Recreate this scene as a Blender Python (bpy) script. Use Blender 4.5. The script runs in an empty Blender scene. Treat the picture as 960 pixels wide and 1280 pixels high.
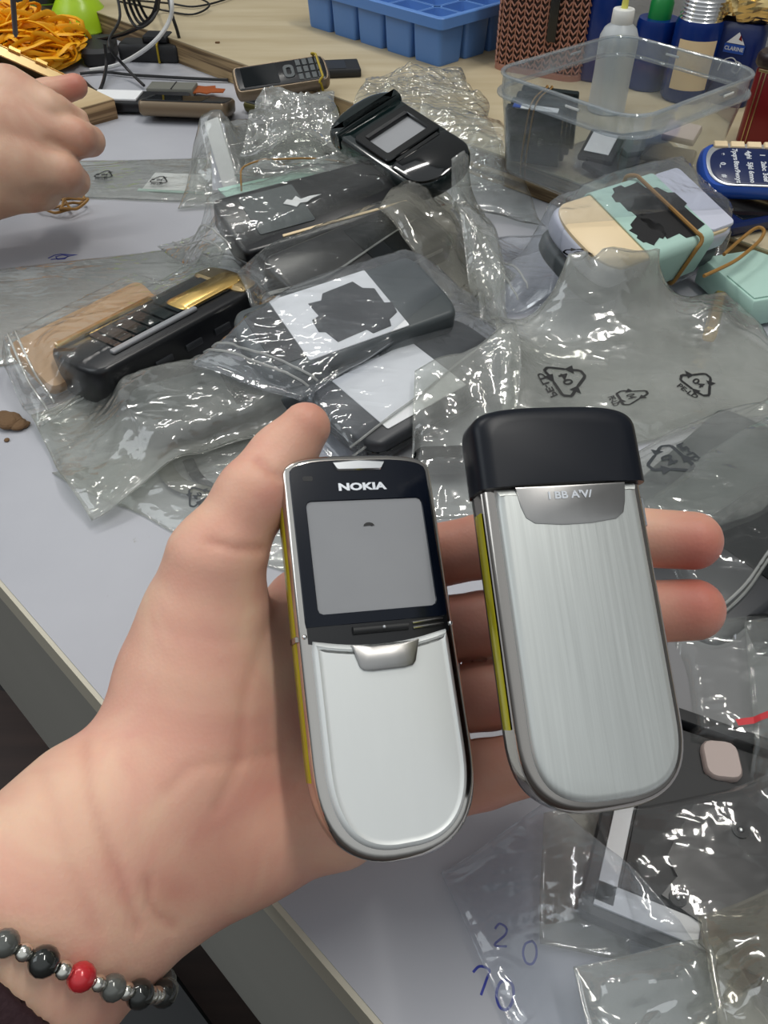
import bpy, math, random
import numpy as np
from mathutils import Vector, Matrix
from mathutils.bvhtree import BVHTree

S = bpy.context.scene
COL = S.collection
PI = math.pi
R = math.radians

# ---------------------------------------------------------------- camera
CAM_H = 0.28
PITCH = R(45)
FPX = 1000.0
cam_d = bpy.data.cameras.new('camera')
cam = bpy.data.objects.new('camera', cam_d)
COL.objects.link(cam)
cam_d.sensor_fit = 'HORIZONTAL'
cam_d.sensor_width = 36.0
cam_d.lens = 36.0 * FPX / 960.0
cam_d.clip_start = 0.01
cam_d.clip_end = 20
cam.location = (0, 0, CAM_H)
cam.rotation_euler = (R(90) - PITCH, 0, 0)
S.camera = cam
CAMM = Matrix.Translation((0, 0, CAM_H)) @ Matrix.Rotation(R(90) - PITCH, 4, 'X')

# ---------------------------------------------------------------- world, lamps, exposure
w = bpy.data.worlds.new('world')
S.world = w
w.use_nodes = True
bgn = w.node_tree.nodes['Background']
# a dim room: dark around the horizon and below, pale ceiling overhead
_n = w.node_tree.nodes; _l = w.node_tree.links
_tc = _n.new('ShaderNodeTexCoord'); _sx = _n.new('ShaderNodeSeparateXYZ'); _cr = _n.new('ShaderNodeValToRGB')
_mr = _n.new('ShaderNodeMapRange'); _mr.inputs['From Min'].default_value = -1; _mr.inputs['From Max'].default_value = 1
_l.new(_tc.outputs['Generated'], _sx.inputs[0]); _l.new(_sx.outputs['Z'], _mr.inputs[0]); _l.new(_mr.outputs[0], _cr.inputs[0])
_e = _cr.color_ramp.elements
_e[0].position = 0.0; _e[0].color = (.10, .09, .08, 1)
_e[1].position = 1.0; _e[1].color = (.92, .97, 1.0, 1)
for _p, _c in ((.50, (.13, .13, .13, 1)), (.62, (.34, .36, .38, 1)), (.74, (.80, .85, .88, 1))):
    _x = _e.new(_p); _x.color = _c
_l.new(_cr.outputs[0], bgn.inputs[0])
bgn.inputs[1].default_value = 0.66

def area(name, loc, target, sx, sy, power, col):
    l = bpy.data.lights.new(name, 'AREA')
    l.shape = 'RECTANGLE'
    l.size = sx
    l.size_y = sy
    l.energy = power
    l.color = col
    o = bpy.data.objects.new(name, l)
    COL.objects.link(o)
    o.location = loc
    d = Vector(target) - Vector(loc)
    o.rotation_euler = d.to_track_quat('-Z', 'Y').to_euler()
    return o

area('ceiling_tube_lamp', (0.50, 0.55, 1.75), (0.1, 0.45, 0), 1.25, 0.07, 15.0, (1.0, 0.97, 0.91))
area('ceiling_tube_lamp', (-0.35, 1.35, 1.75), (-0.05, 0.5, 0), 1.25, 0.07, 11.0, (1.0, 0.97, 0.92))
area('fill_light', (-1.7, 0.2, 1.5), (0, 0.3, 0.1), 1.2, 1.0, 8.0, (0.90, 0.96, 1.0))  # added cool fill from the left, no real window

S.view_settings.view_transform = 'Standard'
S.view_settings.look = 'None'
S.view_settings.gamma = 1
S.view_settings.use_curve_mapping = False
S.view_settings.exposure = 0.0
S.cycles.transparent_max_bounces = 64
S.cycles.max_bounces = 10
S.cycles.caustics_reflective = False
S.cycles.caustics_refractive = False

# ---------------------------------------------------------------- coordinates
def C(px, py, d):
    """world point seen at a pixel of the 960x1280 frame, d metres along the lens axis"""
    return CAMM @ Vector(((px - 480) / FPX * d, -(py - 640) / FPX * d, -d))

def ray(px, py):
    o = Vector((0, 0, CAM_H))
    return o, (C(px, py, 1.0) - o)

def at(px, py, z=0.0):
    o, d = ray(px, py)
    return o + d * ((z - o.z) / d.z)

E1 = Vector((0.7071, -0.7071, 0))     # along the bench edge
E2 = Vector((0.7071, 0.7071, 0))      # from the edge towards the wall
def T(a, b, z=0.0):
    return E1 * a + E2 * b + Vector((0, 0, z))

# ---------------------------------------------------------------- noise
def _hash(ix, iy, seed):
    n = (ix.astype(np.int64) * 374761393 + iy.astype(np.int64) * 668265263 + seed * 69069) & 0xffffffff
    n = ((n ^ (n >> 13)) * 1274126177) & 0xffffffff
    n = n ^ (n >> 16)
    return (n & 0xffff) / 65535.0

def vnoise(x, y, seed=0):
    ix = np.floor(x); iy = np.floor(y)
    fx = x - ix; fy = y - iy
    fx = fx * fx * (3 - 2 * fx); fy = fy * fy * (3 - 2 * fy)
    a = _hash(ix, iy, seed); b = _hash(ix + 1, iy, seed)
    c = _hash(ix, iy + 1, seed); d = _hash(ix + 1, iy + 1, seed)
    return (a * (1 - fx) + b * fx) * (1 - fy) + (c * (1 - fx) + d * fx) * fy

def crumple(x, y, seed, scale):
    """sharp folded facets: warped triangle waves in random directions, 0..1"""
    rs = np.random.RandomState(seed)
    wx = x + scale * 1.3 * (vnoise(x / scale / 1.7, y / scale / 1.7, seed) - .5)
    wy = y + scale * 1.3 * (vnoise(x / scale / 1.7, y / scale / 1.7, seed + 7) - .5)
    out = np.zeros_like(x)
    tot = 0
    for i in range(6):
        th = rs.rand() * PI
        f = (0.35 + 1.5 * rs.rand()) / scale
        am = 1.0 / (0.5 + f * scale)
        ph = rs.rand()
        m = vnoise(x / scale * .6 + 9 * i, y / scale * .6, seed + 20 + i)
        t = (wx * math.cos(th) + wy * math.sin(th)) * f + ph
        tri = np.abs((t - np.floor(t)) * 2 - 1)
        out += am * tri * m * m * 2
        tot += am
    return out / tot

# ---------------------------------------------------------------- materials
def newmat(name):
    m = bpy.data.materials.new(name)
    m.use_nodes = True
    nt = m.node_tree
    b = nt.nodes['Principled BSDF']
    return m, nt, b

def srgb(r, g, b):
    def f(c):
        c /= 255.0
        return c / 12.92 if c <= 0.04045 else ((c + 0.055) / 1.055) ** 2.4
    return (f(r), f(g), f(b), 1)

def P(name, col, rough=.5, metal=0.0, spec=.5, bump=0, bscale=200, var=0.0, vscale=40, alpha=1, trans=0, coat=0, sss=0, stretch=None):
    m, nt, b = newmat(name)
    b.inputs['Base Color'].default_value = col
    b.inputs['Roughness'].default_value = rough
    b.inputs['Metallic'].default_value = metal
    b.inputs['Specular IOR Level'].default_value = spec
    b.inputs['Alpha'].default_value = alpha
    b.inputs['Transmission Weight'].default_value = trans
    b.inputs['Coat Weight'].default_value = coat
    if sss:
        b.inputs['Subsurface Weight'].default_value = sss
        b.inputs['Subsurface Radius'].default_value = (0.004, 0.0016, 0.0008)
        b.inputs['Subsurface Scale'].default_value = 1.0
    tc = nt.nodes.new('ShaderNodeTexCoord')
    mp = nt.nodes.new('ShaderNodeMapping')
    nt.links.new(tc.outputs['Object'], mp.inputs[0])
    if stretch: mp.inputs['Scale'].default_value = stretch
    if var:
        n = nt.nodes.new('ShaderNodeTexNoise'); n.inputs['Scale'].default_value = vscale
        n.inputs['Detail'].default_value = 5
        nt.links.new(mp.outputs[0], n.inputs['Vector'])
        mix = nt.nodes.new('ShaderNodeMixRGB')
        mix.inputs[1].default_value = tuple(c * (1 - var) for c in col[:3]) + (1,)
        mix.inputs[2].default_value = tuple(min(1, c * (1 + var)) for c in col[:3]) + (1,)
        nt.links.new(n.outputs[0], mix.inputs[0])
        nt.links.new(mix.outputs[0], b.inputs['Base Color'])
    if bump:
        n = nt.nodes.new('ShaderNodeTexNoise'); n.inputs['Scale'].default_value = bscale
        n.inputs['Detail'].default_value = 4
        nt.links.new(mp.outputs[0], n.inputs['Vector'])
        bp = nt.nodes.new('ShaderNodeBump'); bp.inputs['Strength'].default_value = bump
        bp.inputs['Distance'].default_value = .001
        nt.links.new(n.outputs[0], bp.inputs['Height'])
        nt.links.new(bp.outputs[0], b.inputs['Normal'])
    return m

def film(name, haze=.18, tint=(.86, .88, .87), hazecol=(.80, .81, .79), f0=.10, rough=.07, bs=70, bump=.30):
    """thin clear polythene: mostly see-through, a little milky, glossy on its creases"""
    m, nt, b = newmat(name)
    nt.nodes.remove(b)
    out = nt.nodes['Material Output']
    N = nt.nodes.new; L = nt.links.new
    tr = N('ShaderNodeBsdfTransparent'); tr.inputs[0].default_value = tint + (1,)
    di = N('ShaderNodeBsdfDiffuse'); di.inputs[0].default_value = hazecol + (1,)
    tl = N('ShaderNodeBsdfTranslucent'); tl.inputs[0].default_value = hazecol + (1,)
    md = N('ShaderNodeMixShader'); md.inputs[0].default_value = .4
    L(di.outputs[0], md.inputs[1]); L(tl.outputs[0], md.inputs[2])
    tc = N('ShaderNodeTexCoord')
    nz = N('ShaderNodeTexNoise'); nz.inputs['Scale'].default_value = 25; nz.inputs['Detail'].default_value = 3
    L(tc.outputs['Object'], nz.inputs['Vector'])
    mr = N('ShaderNodeMapRange'); mr.inputs['From Min'].default_value = .3; mr.inputs['From Max'].default_value = .7
    mr.inputs['To Min'].default_value = haze * .5; mr.inputs['To Max'].default_value = haze * 1.45
    L(nz.outputs[0], mr.inputs[0])
    m1 = N('ShaderNodeMixShader')
    L(mr.outputs[0], m1.inputs[0]); L(tr.outputs[0], m1.inputs[1]); L(md.outputs[0], m1.inputs[2])
    gl = N('ShaderNodeBsdfGlossy'); gl.inputs['Roughness'].default_value = rough
    # crinkles
    def crease(scale, rot, stretch, off, k):
        mp = N('ShaderNodeMapping'); mp.inputs['Rotation'].default_value = (0, 0, rot)
        mp.inputs['Scale'].default_value = (1, stretch, 1); mp.inputs['Location'].default_value = (off, off * 2, off)
        L(tc.outputs['Object'], mp.inputs[0])
        n = N('ShaderNodeTexNoise'); n.inputs['Scale'].default_value = scale; n.inputs['Detail'].default_value = 1.5
        n.inputs['Distortion'].default_value = .4
        L(mp.outputs[0], n.inputs['Vector'])
        s1 = N('ShaderNodeMath'); s1.operation = 'SUBTRACT'; s1.inputs[1].default_value = .5
        L(n.outputs[0], s1.inputs[0])
        s2 = N('ShaderNodeMath'); s2.operation = 'ABSOLUTE'; L(s1.outputs[0], s2.inputs[0])
        s3 = N('ShaderNodeMath'); s3.operation = 'MINIMUM'; s3.inputs[1].default_value = .13; L(s2.outputs[0], s3.inputs[0])
        s4 = N('ShaderNodeMath'); s4.operation = 'MULTIPLY'; s4.inputs[1].default_value = k; L(s3.outputs[0], s4.inputs[0])
        return s4.outputs[0]
    c1 = crease(bs * .30, .6, 2.6, 3.1, -5.0)
    c2 = crease(bs * .42, -.5, 2.4, 7.7, -3.2)
    c3 = crease(bs * .9, 1.4, 1.5, 1.3, -1.2)
    a1_ = N('ShaderNodeMath'); a1_.operation = 'ADD'; L(c1, a1_.inputs[0]); L(c2, a1_.inputs[1])
    a2_ = N('ShaderNodeMath'); a2_.operation = 'ADD'; L(a1_.outputs[0], a2_.inputs[0]); L(c3, a2_.inputs[1])
    bp = N('ShaderNodeBump'); bp.inputs['Strength'].default_value = bump; bp.inputs['Distance'].default_value = .0024
    L(a2_.outputs[0], bp.inputs['Height'])
    L(bp.outputs[0], gl.inputs['Normal'])
    lw = N('ShaderNodeLayerWeight'); lw.inputs['Blend'].default_value = .5
    L(bp.outputs[0], lw.inputs['Normal'])
    pw = N('ShaderNodeMath'); pw.operation = 'POWER'; pw.inputs[1].default_value = 4.0
    L(lw.outputs['Facing'], pw.inputs[0])
    ma = N('ShaderNodeMath'); ma.operation = 'MULTIPLY_ADD'; ma.inputs[1].default_value = 1 - f0; ma.inputs[2].default_value = f0
    L(pw.outputs[0], ma.inputs[0])
    m2 = N('ShaderNodeMixShader')
    L(ma.outputs[0], m2.inputs[0]); L(m1.outputs[0], m2.inputs[1]); L(gl.outputs[0], m2.inputs[2])
    L(m2.outputs[0], out.inputs['Surface'])
    return m

def laminate():
    m, nt, b = newmat('grey white laminate')
    N = nt.nodes.new; L = nt.links.new
    tc = N('ShaderNodeTexCoord')
    n1 = N('ShaderNodeTexNoise'); n1.inputs['Scale'].default_value = 9; n1.inputs['Detail'].default_value = 6
    L(tc.outputs['Object'], n1.inputs['Vector'])
    cr = N('ShaderNodeValToRGB')
    cr.color_ramp.elements[0].position = .3; cr.color_ramp.elements[0].color = srgb(170, 171, 178)
    cr.color_ramp.elements[1].position = .7; cr.color_ramp.elements[1].color = srgb(182, 183, 189)
    L(n1.outputs[0], cr.inputs[0])
    n2 = N('ShaderNodeTexNoise'); n2.inputs['Scale'].default_value = 55; n2.inputs['Detail'].default_value = 8; n2.inputs['Roughness'].default_value = .7
    L(tc.outputs['Object'], n2.inputs['Vector'])
    c2 = N('ShaderNodeValToRGB')
    c2.color_ramp.elements[0].position = .66; c2.color_ramp.elements[0].color = (0, 0, 0, 1)
    c2.color_ramp.elements[1].position = .74; c2.color_ramp.elements[1].color = (1, 1, 1, 1)
    L(n2.outputs[0], c2.inputs[0])
    mx = N('ShaderNodeMixRGB'); mx.inputs[2].default_value = srgb(140, 132, 122)
    L(c2.outputs[0], mx.inputs[0]); L(cr.outputs[0], mx.inputs[1])
    L(mx.outputs[0], b.inputs['Base Color'])
    b.inputs['Roughness'].default_value = .42
    b.inputs['Specular IOR Level'].default_value = .35
    return m

def plywood(name, base, dark, layers=False):
    m, nt, b = newmat(name)
    N = nt.nodes.new; L = nt.links.new
    tc = N('ShaderNodeTexCoord'); mp = N('ShaderNodeMapping')
    L(tc.outputs['Object'], mp.inputs[0])
    mp.inputs['Scale'].default_value = (6, 40, 40) if not layers else (4, 4, 160)
    n1 = N('ShaderNodeTexNoise'); n1.inputs['Scale'].default_value = 1.0; n1.inputs['Detail'].default_value = 6
    L(mp.outputs[0], n1.inputs['Vector'])
    cr = N('ShaderNodeValToRGB')
    cr.color_ramp.elements[0].position = .35; cr.color_ramp.elements[0].color = dark
    cr.color_ramp.elements[1].position = .65; cr.color_ramp.elements[1].color = base
    if layers:
        cr.color_ramp.elements[0].position = .45; cr.color_ramp.elements[1].position = .55
    L(n1.outputs[0], cr.inputs[0])
    L(cr.outputs[0], b.inputs['Base Color'])
    b.inputs['Roughness'].default_value = .6
    return m

def brushed(name, col, rough=.3, sc=(900, 25, 25), metal=1.0, var=.12, bump=.15):
    m, nt, b = newmat(name)
    N = nt.nodes.new; L = nt.links.new
    tc = N('ShaderNodeTexCoord'); mp = N('ShaderNodeMapping')
    L(tc.outputs['Object'], mp.inputs[0]); mp.inputs['Scale'].default_value = sc
    n1 = N('ShaderNodeTexNoise'); n1.inputs['Scale'].default_value = 1.0; n1.inputs['Detail'].default_value = 4
    L(mp.outputs[0], n1.inputs['Vector'])
    mx = N('ShaderNodeMixRGB')
    mx.inputs[1].default_value = tuple(c * (1 - var) for c in col[:3]) + (1,)
    mx.inputs[2].default_value = tuple(min(1, c * (1 + var)) for c in col[:3]) + (1,)
    L(n1.outputs[0], mx.inputs[0]); L(mx.outputs[0], b.inputs['Base Color'])
    bp = N('ShaderNodeBump'); bp.inputs['Strength'].default_value = bump; bp.inputs['Distance'].default_value = .0002
    L(n1.outputs[0], bp.inputs['Height']); L(bp.outputs[0], b.inputs['Normal'])
    b.inputs['Metallic'].default_value = metal
    b.inputs['Roughness'].default_value = rough
    return m

def skin_mat(name, light, pink, dark):
    m, nt, b = newmat(name)
    N = nt.nodes.new; L = nt.links.new
    tc = N('ShaderNodeTexCoord')
    n1 = N('ShaderNodeTexNoise'); n1.inputs['Scale'].default_value = 38; n1.inputs['Detail'].default_value = 5; n1.inputs['Distortion'].default_value = .6
    L(tc.outputs['Object'], n1.inputs['Vector'])
    cr = N('ShaderNodeValToRGB')
    cr.color_ramp.elements[0].position = .36; cr.color_ramp.elements[0].color = pink
    cr.color_ramp.elements[1].position = .66; cr.color_ramp.elements[1].color = light
    L(n1.outputs[0], cr.inputs[0])
    at_ = N('ShaderNodeAttribute'); at_.attribute_name = 'flush_shade'
    mx = N('ShaderNodeMixRGB'); mx.inputs[2].default_value = dark
    L(at_.outputs['Fac'], mx.inputs[0]); L(cr.outputs[0], mx.inputs[1])
    L(mx.outputs[0], b.inputs['Base Color'])
    n2 = N('ShaderNodeTexVoronoi'); n2.inputs['Scale'].default_value = 900
    L(tc.outputs['Object'], n2.inputs['Vector'])
    n3 = N('ShaderNodeTexNoise'); n3.inputs['Scale'].default_value = 160; n3.inputs['Detail'].default_value = 6
    L(tc.outputs['Object'], n3.inputs['Vector'])
    ad = N('ShaderNodeMath'); ad.operation = 'ADD'
    L(n2.outputs[0], ad.inputs[0]); L(n3.outputs[0], ad.inputs[1])
    bp = N('ShaderNodeBump'); bp.inputs['Strength'].default_value = .10; bp.inputs['Distance'].default_value = .0005
    L(ad.outputs[0], bp.inputs['Height']); L(bp.outputs[0], b.inputs['Normal'])
    b.inputs['Roughness'].default_value = .48
    b.inputs['Specular IOR Level'].default_value = .35
    b.inputs['Subsurface Weight'].default_value = .25
    b.inputs['Subsurface Radius'].default_value = (.006, .002, .001)
    b.inputs['Subsurface Scale'].default_value = 1.0
    return m

def floor_mat():
    m, nt, b = newmat('dark brown floor tiles')
    N = nt.nodes.new; L = nt.links.new
    tc = N('ShaderNodeTexCoord'); mp = N('ShaderNodeMapping')
    mp.inputs['Rotation'].default_value = (0, 0, R(20))
    L(tc.outputs['Object'], mp.inputs[0])
    br = N('ShaderNodeTexBrick'); br.inputs['Scale'].default_value = 1
    br.inputs['Brick Width'].default_value = .6; br.inputs['Row Height'].default_value = .14
    br.inputs['Mortar Size'].default_value = .004
    br.inputs['Color1'].default_value = srgb(70, 50, 42); br.inputs['Color2'].default_value = srgb(50, 36, 32)
    br.inputs['Mortar'].default_value = srgb(30, 24, 22)
    L(mp.outputs[0], br.inputs['Vector'])
    mp2 = N('ShaderNodeMapping'); mp2.inputs['Scale'].default_value = (3, 60, 1); mp2.inputs['Rotation'].default_value = (0, 0, R(20))
    L(tc.outputs['Object'], mp2.inputs[0])
    n1 = N('ShaderNodeTexNoise'); n1.inputs['Scale'].default_value = 1; n1.inputs['Detail'].default_value = 5
    L(mp2.outputs[0], n1.inputs['Vector'])
    mx = N('ShaderNodeMixRGB'); mx.blend_type = 'OVERLAY'; mx.inputs[0].default_value = .6
    L(br.outputs[0], mx.inputs[1]); L(n1.outputs[0], mx.inputs[2])
    L(mx.outputs[0], b.inputs['Base Color'])
    b.inputs['Roughness'].default_value = .45
    return m

M = {}
M['laminate'] = laminate()
M['trim'] = P('cream edge trim', srgb(196, 190, 172), .5)
M['panel'] = P('grey bench panel', srgb(150, 148, 140), .6, var=.05, vscale=12)
M['ply'] = plywood('pale plywood face', srgb(192, 178, 148), srgb(178, 162, 130))
M['plyedge'] = plywood('plywood edge layers', srgb(170, 144, 104), srgb(96, 74, 48), True)
M['wall'] = P('grey plaster wall', srgb(150, 152, 154), .8, bump=.8, bscale=90, var=.06)
M['floor'] = floor_mat()
M['skin'] = skin_mat('palm skin', srgb(234, 194, 166), srgb(224, 168, 148), srgb(182, 104, 90))
M['skin2'] = skin_mat('back of hand skin', srgb(220, 184, 158), srgb(206, 158, 134), srgb(196, 120, 104))
M['chrome'] = P('chrome', (.60, .57, .53, 1), .09, 1)
M['darkchrome'] = P('dark chrome', (.42, .39, .36, 1), .13, 1)
M['chrome_lines'] = P('polished steel', (.9, .9, .9, 1), .15, 1)
M['faceblack'] = P('glossy black face', srgb(12, 18, 30), .16, spec=.3)
M['capblack'] = P('satin black cap', srgb(15, 19, 28), .36, spec=.28)
M['satin'] = brushed('satin silver cover', (.74, .76, .75, 1), .46, (300, 60, 60), metal=.35, var=.02, bump=.03)
M['steel'] = brushed('brushed steel cover', (.60, .62, .60, 1), .42, (900, 22, 60), metal=.6, var=.16, bump=.30)
M['grip'] = brushed('grey metal grip', (.42, .41, .40, 1), .35, (300, 60, 60), var=.05)
M['screen'] = P('grey screen film', srgb(150, 151, 154), .7, spec=.2, var=.06, vscale=60)
M['yellow'] = P('yellow green reflection', srgb(176, 168, 28), .25, .35)
M['whitetext'] = P('pale silver print', srgb(214, 218, 224), .35, .3)
M['black'] = P('black plastic', srgb(20, 21, 24), .28)
M['blackgloss'] = P('gloss black plastic', srgb(10, 12, 13), .08, coat=.4)
M['greenblack'] = P('green black gloss', srgb(14, 26, 26), .10, coat=.4)
M['matblack'] = P('matt black plastic', srgb(30, 31, 33), .55)
M['charcoal'] = P('charcoal phone body', srgb(48, 50, 54), .4, .2)
M['slate'] = P('slate plastic', srgb(70, 76, 78), .45)
M['glassdark'] = P('dark display glass', srgb(16, 20, 22), .05)
M['gold'] = P('gold metal', (.86, .58, .20, 1), .22, 1)
M['goldbrown'] = P('bronze gold metal', (.50, .37, .19, 1), .28, 1)
M['bronze'] = P('brown bronze plastic', srgb(128, 112, 92), .35, .5)
M['silver'] = P('silver plastic', srgb(190, 192, 195), .3, .6)
M['tan'] = P('tan wrapping film', srgb(190, 152, 112), .45, var=.08)
M['white'] = P('white paper label', srgb(232, 233, 234), .6, var=.03, vscale=80)
M['lav'] = P('pale lavender plastic', srgb(200, 202, 216), .4)
M['cream'] = P('cream plastic', srgb(232, 208, 168), .4)
M['mint'] = P('mint card', srgb(174, 206, 194), .55)
M['printblack'] = P('black print', srgb(20, 20, 22), .5)
M['printgrey'] = P('dark grey print', srgb(52, 56, 60), .5)
M['ink'] = P('blue pen ink', srgb(40, 52, 150), .5)
M['rubber'] = P('brown rubber band', srgb(150, 110, 52), .5)
M['rubberyellow'] = P('yellow rubber band', srgb(240, 172, 14), .5, var=.10, vscale=120)
M['olive'] = P('olive plastic', srgb(96, 92, 50), .4, .2)
M['rubberyg'] = P('mustard rubber band', srgb(170, 146, 30), .5)
M['lime'] = P('lime green plastic', srgb(176, 214, 40), .3)
M['blue'] = P('sky blue plastic', srgb(92, 138, 206), .42, sss=0)
M['phoneblue'] = P('bright blue plastic', srgb(34, 78, 168), .3)
M['navy'] = P('navy keypad', srgb(18, 34, 78), .25)
M['canblue'] = P('dark blue can', srgb(10, 44, 116), .25, .1)
M['pouch'] = P('deep blue pouch', srgb(12, 34, 92), .3, bump=.4, bscale=60)
M['green'] = P('green cap', srgb(24, 130, 62), .35)
M['basket'] = P('brown woven plastic', srgb(168, 118, 100), .5)
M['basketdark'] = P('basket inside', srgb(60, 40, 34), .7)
M['bottle'] = P('milky squeeze bottle', srgb(205, 210, 212), .35, trans=.0, alpha=.72)
M['bottlecap'] = P('white bottle cap', srgb(226, 226, 222), .4)
M['yspout'] = P('yellow spout', srgb(226, 220, 110), .35)
M['liquid'] = P('cloudy liquid', srgb(196, 204, 206), .2, alpha=.35)
M['red'] = P('red tin', srgb(120, 14, 22), .3, .2)
M['darkred'] = P('dark lid', srgb(40, 26, 28), .3)
M['cable'] = P('black cable', srgb(22, 22, 24), .4)
M['cablewhite'] = P('white cable', srgb(214, 214, 212), .4)
M['wood'] = plywood('wood block face', srgb(206, 184, 146), srgb(186, 160, 120))
M['woodedge'] = plywood('wood block edge', srgb(176, 146, 108), srgb(110, 84, 56), True)
M['orange'] = P('copper flex ribbon', srgb(176, 88, 34), .35, .3)
M['grey'] = P('grey plastic', srgb(112, 112, 104), .5)
M['phonegrey'] = P('grey rubbery cover', srgb(118, 118, 120), .5)
M['beadgrey'] = P('smoky grey bead', srgb(96, 98, 94), .12, .3, coat=.5, var=.3, vscale=300)
M['beaddark'] = P('dark bead', srgb(44, 46, 44), .10, .4, coat=.6)
M['beadsilver'] = P('silver bead', (.75, .73, .66, 1), .18, 1)
M['beadred'] = P('red bead', srgb(196, 40, 48), .2, .1, coat=.5, var=.2, vscale=300)
M['sleeve'] = P('dark maroon cuff', srgb(48, 24, 30), .8, bump=.4, bscale=600)
M['debris'] = P('brown crumbs', srgb(110, 84, 58), .9, bump=.6, bscale=500, var=.3)
M['pinkbrown'] = P('pink grey plastic', srgb(178, 162, 156), .5)
M['redline'] = P('red seal line', srgb(200, 48, 56), .5)
M['foil'] = P('gold foil', (.78, .58, .26, 1), .18, 1)
M['tub'] = film('clear tub plastic', .035, (.93, .95, .96), (.8, .84, .86), .07, .05, 30, .05)
M['tubrim'] = film('milky tub rim', .22, (.9, .93, .95), (.82, .86, .88), .09, .08, 30, .05)
M['film'] = film('clear polythene film', .06, (.97, .98, .97), f0=.065)
M['filmclear'] = film('very clear polythene film', .03, (.98, .98, .98), f0=.045, bump=.2)
M['filmcool'] = film('cool polythene film', .10, (.95, .96, .98), (.80, .84, .87), f0=.07)
M['filmmilky'] = film('milky polythene film', .21, (.94, .95, .93), (.78, .79, .76), .10, .09)
M['filmheavy'] = film('hazy polythene film', .32, (.92, .93, .90), (.66, .67, .63), .11, .10)
M['filmwarm'] = film('warm polythene film', .16, (.93, .92, .87), (.68, .66, .58), .11, .09)
M['zip'] = film('zip seal plastic', .45, (.9, .9, .88), (.86, .87, .84), .14, .12, 90, .2)

# ---------------------------------------------------------------- mesh helpers
def join(*ms):
    V = []; F = []
    for v, f in ms:
        o = len(V)
        V += [tuple(p) for p in v]
        F += [tuple(i + o for i in q) for q in f]
    return V, F

def xf(m, mat):
    return [tuple(mat @ Vector(p)) for p in m[0]], m[1]

def mk(name, m, mat, parent=None, smooth=True, angle=40):
    me = bpy.data.meshes.new(name)
    me.from_pydata([tuple(v) for v in m[0]], [], [tuple(f) for f in m[1]])
    me.update()
    if smooth:
        me.polygons.foreach_set('use_smooth', [True] * len(me.polygons))
        try:
            me.set_sharp_from_angle(angle=R(angle))
        except Exception:
            pass
    me.materials.append(mat)
    o = bpy.data.objects.new(name, me)
    COL.objects.link(o)
    if parent is not None: o.parent = parent
    return o

def tag(o, label=None, cat=None, group=None, kind=None):
    if label: o['label'] = label
    if cat: o['category'] = cat
    if group: o['group'] = group
    if kind: o['kind'] = kind
    return o

def thing(name, mat4, label, cat, group=None):
    o = bpy.data.objects.new(name, None)
    o.empty_display_size = .01
    COL.objects.link(o)
    o.matrix_world = mat4
    return tag(o, label, cat, group)

def frame(loc, xdir=(1, 0, 0), zdir=(0, 0, 1)):
    z = Vector(zdir).normalized()
    x = Vector(xdir); x = (x - z * x.dot(z)).normalized()
    y = z.cross(x)
    m = Matrix(((x.x, y.x, z.x, loc[0]), (x.y, y.y, z.y, loc[1]), (x.z, y.z, z.z, loc[2]), (0, 0, 0, 1)))
    return m

def rrect(wd, ln, r, n=6):
    pts = []
    r = min(r, wd / 2 - 1e-5, ln / 2 - 1e-5)
    for cx, cy, a0 in ((wd / 2 - r, ln / 2 - r, 0), (-wd / 2 + r, ln / 2 - r, 90), (-wd / 2 + r, -ln / 2 + r, 180), (wd / 2 - r, -ln / 2 + r, 270)):
        for i in range(n + 1):
            a = R(a0 + 90 * i / n)
            pts.append((cx + r * math.cos(a), cy + r * math.sin(a)))
    return pts

def sup(wd, ln, ht, hb, nt=3.2, nb=2.5, n=14, ns=4):
    """phone outline: straight sides, super-elliptic ends (top height ht, bottom height hb)"""
    pts = []
    for i in range(2 * n + 1):
        a = PI * i / (2 * n)
        c, s = math.cos(a), math.sin(a)
        pts.append((wd / 2 * math.copysign(abs(c) ** (2 / nt), c), ln / 2 - ht + ht * abs(s) ** (2 / nt)))
    for k in range(1, ns):
        pts.append((-wd / 2, (ln / 2 - ht) + (-(ln / 2 - hb) - (ln / 2 - ht)) * k / ns))
    for i in range(2 * n + 1):
        a = PI + PI * i / (2 * n)
        c, s = math.cos(a), math.sin(a)
        pts.append((wd / 2 * math.copysign(abs(c) ** (2 / nb), c), -ln / 2 + hb - hb * abs(s) ** (2 / nb)))
    for k in range(1, ns):
        pts.append((wd / 2, -(ln / 2 - hb) + ((ln / 2 - ht) + (ln / 2 - hb)) * k / ns))
    return pts

def inset(pts, d):
    n = len(pts); out = []
    for i in range(n):
        a = Vector(pts[i - 1]); b = Vector(pts[(i + 1) % n]); p = Vector(pts[i])
        t = (b - a)
        if t.length < 1e-9: out.append(tuple(p)); continue
        t.normalize()
        nrm = Vector((-t.y, t.x))      # inward for CCW
        out.append((p.x + nrm.x * d, p.y + nrm.y * d))
    return out

def slab(out, levels, cx=0, cy=0):
    """stack of outlines [(z, inset)...] closed top and bottom"""
    V = []; F = []; n = len(out)
    for z, d in levels:
        for x, y in (inset(out, d) if d else out): V.append((x + cx, y + cy, z))
    for k in range(len(levels) - 1):
        for i in range(n):
            j = (i + 1) % n
            F.append((k * n + i, k * n + j, (k + 1) * n + j, (k + 1) * n + i))
    F.append(tuple(range(n - 1, -1, -1)))
    F.append(tuple((len(levels) - 1) * n + i for i in range(n)))
    return V, F

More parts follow.
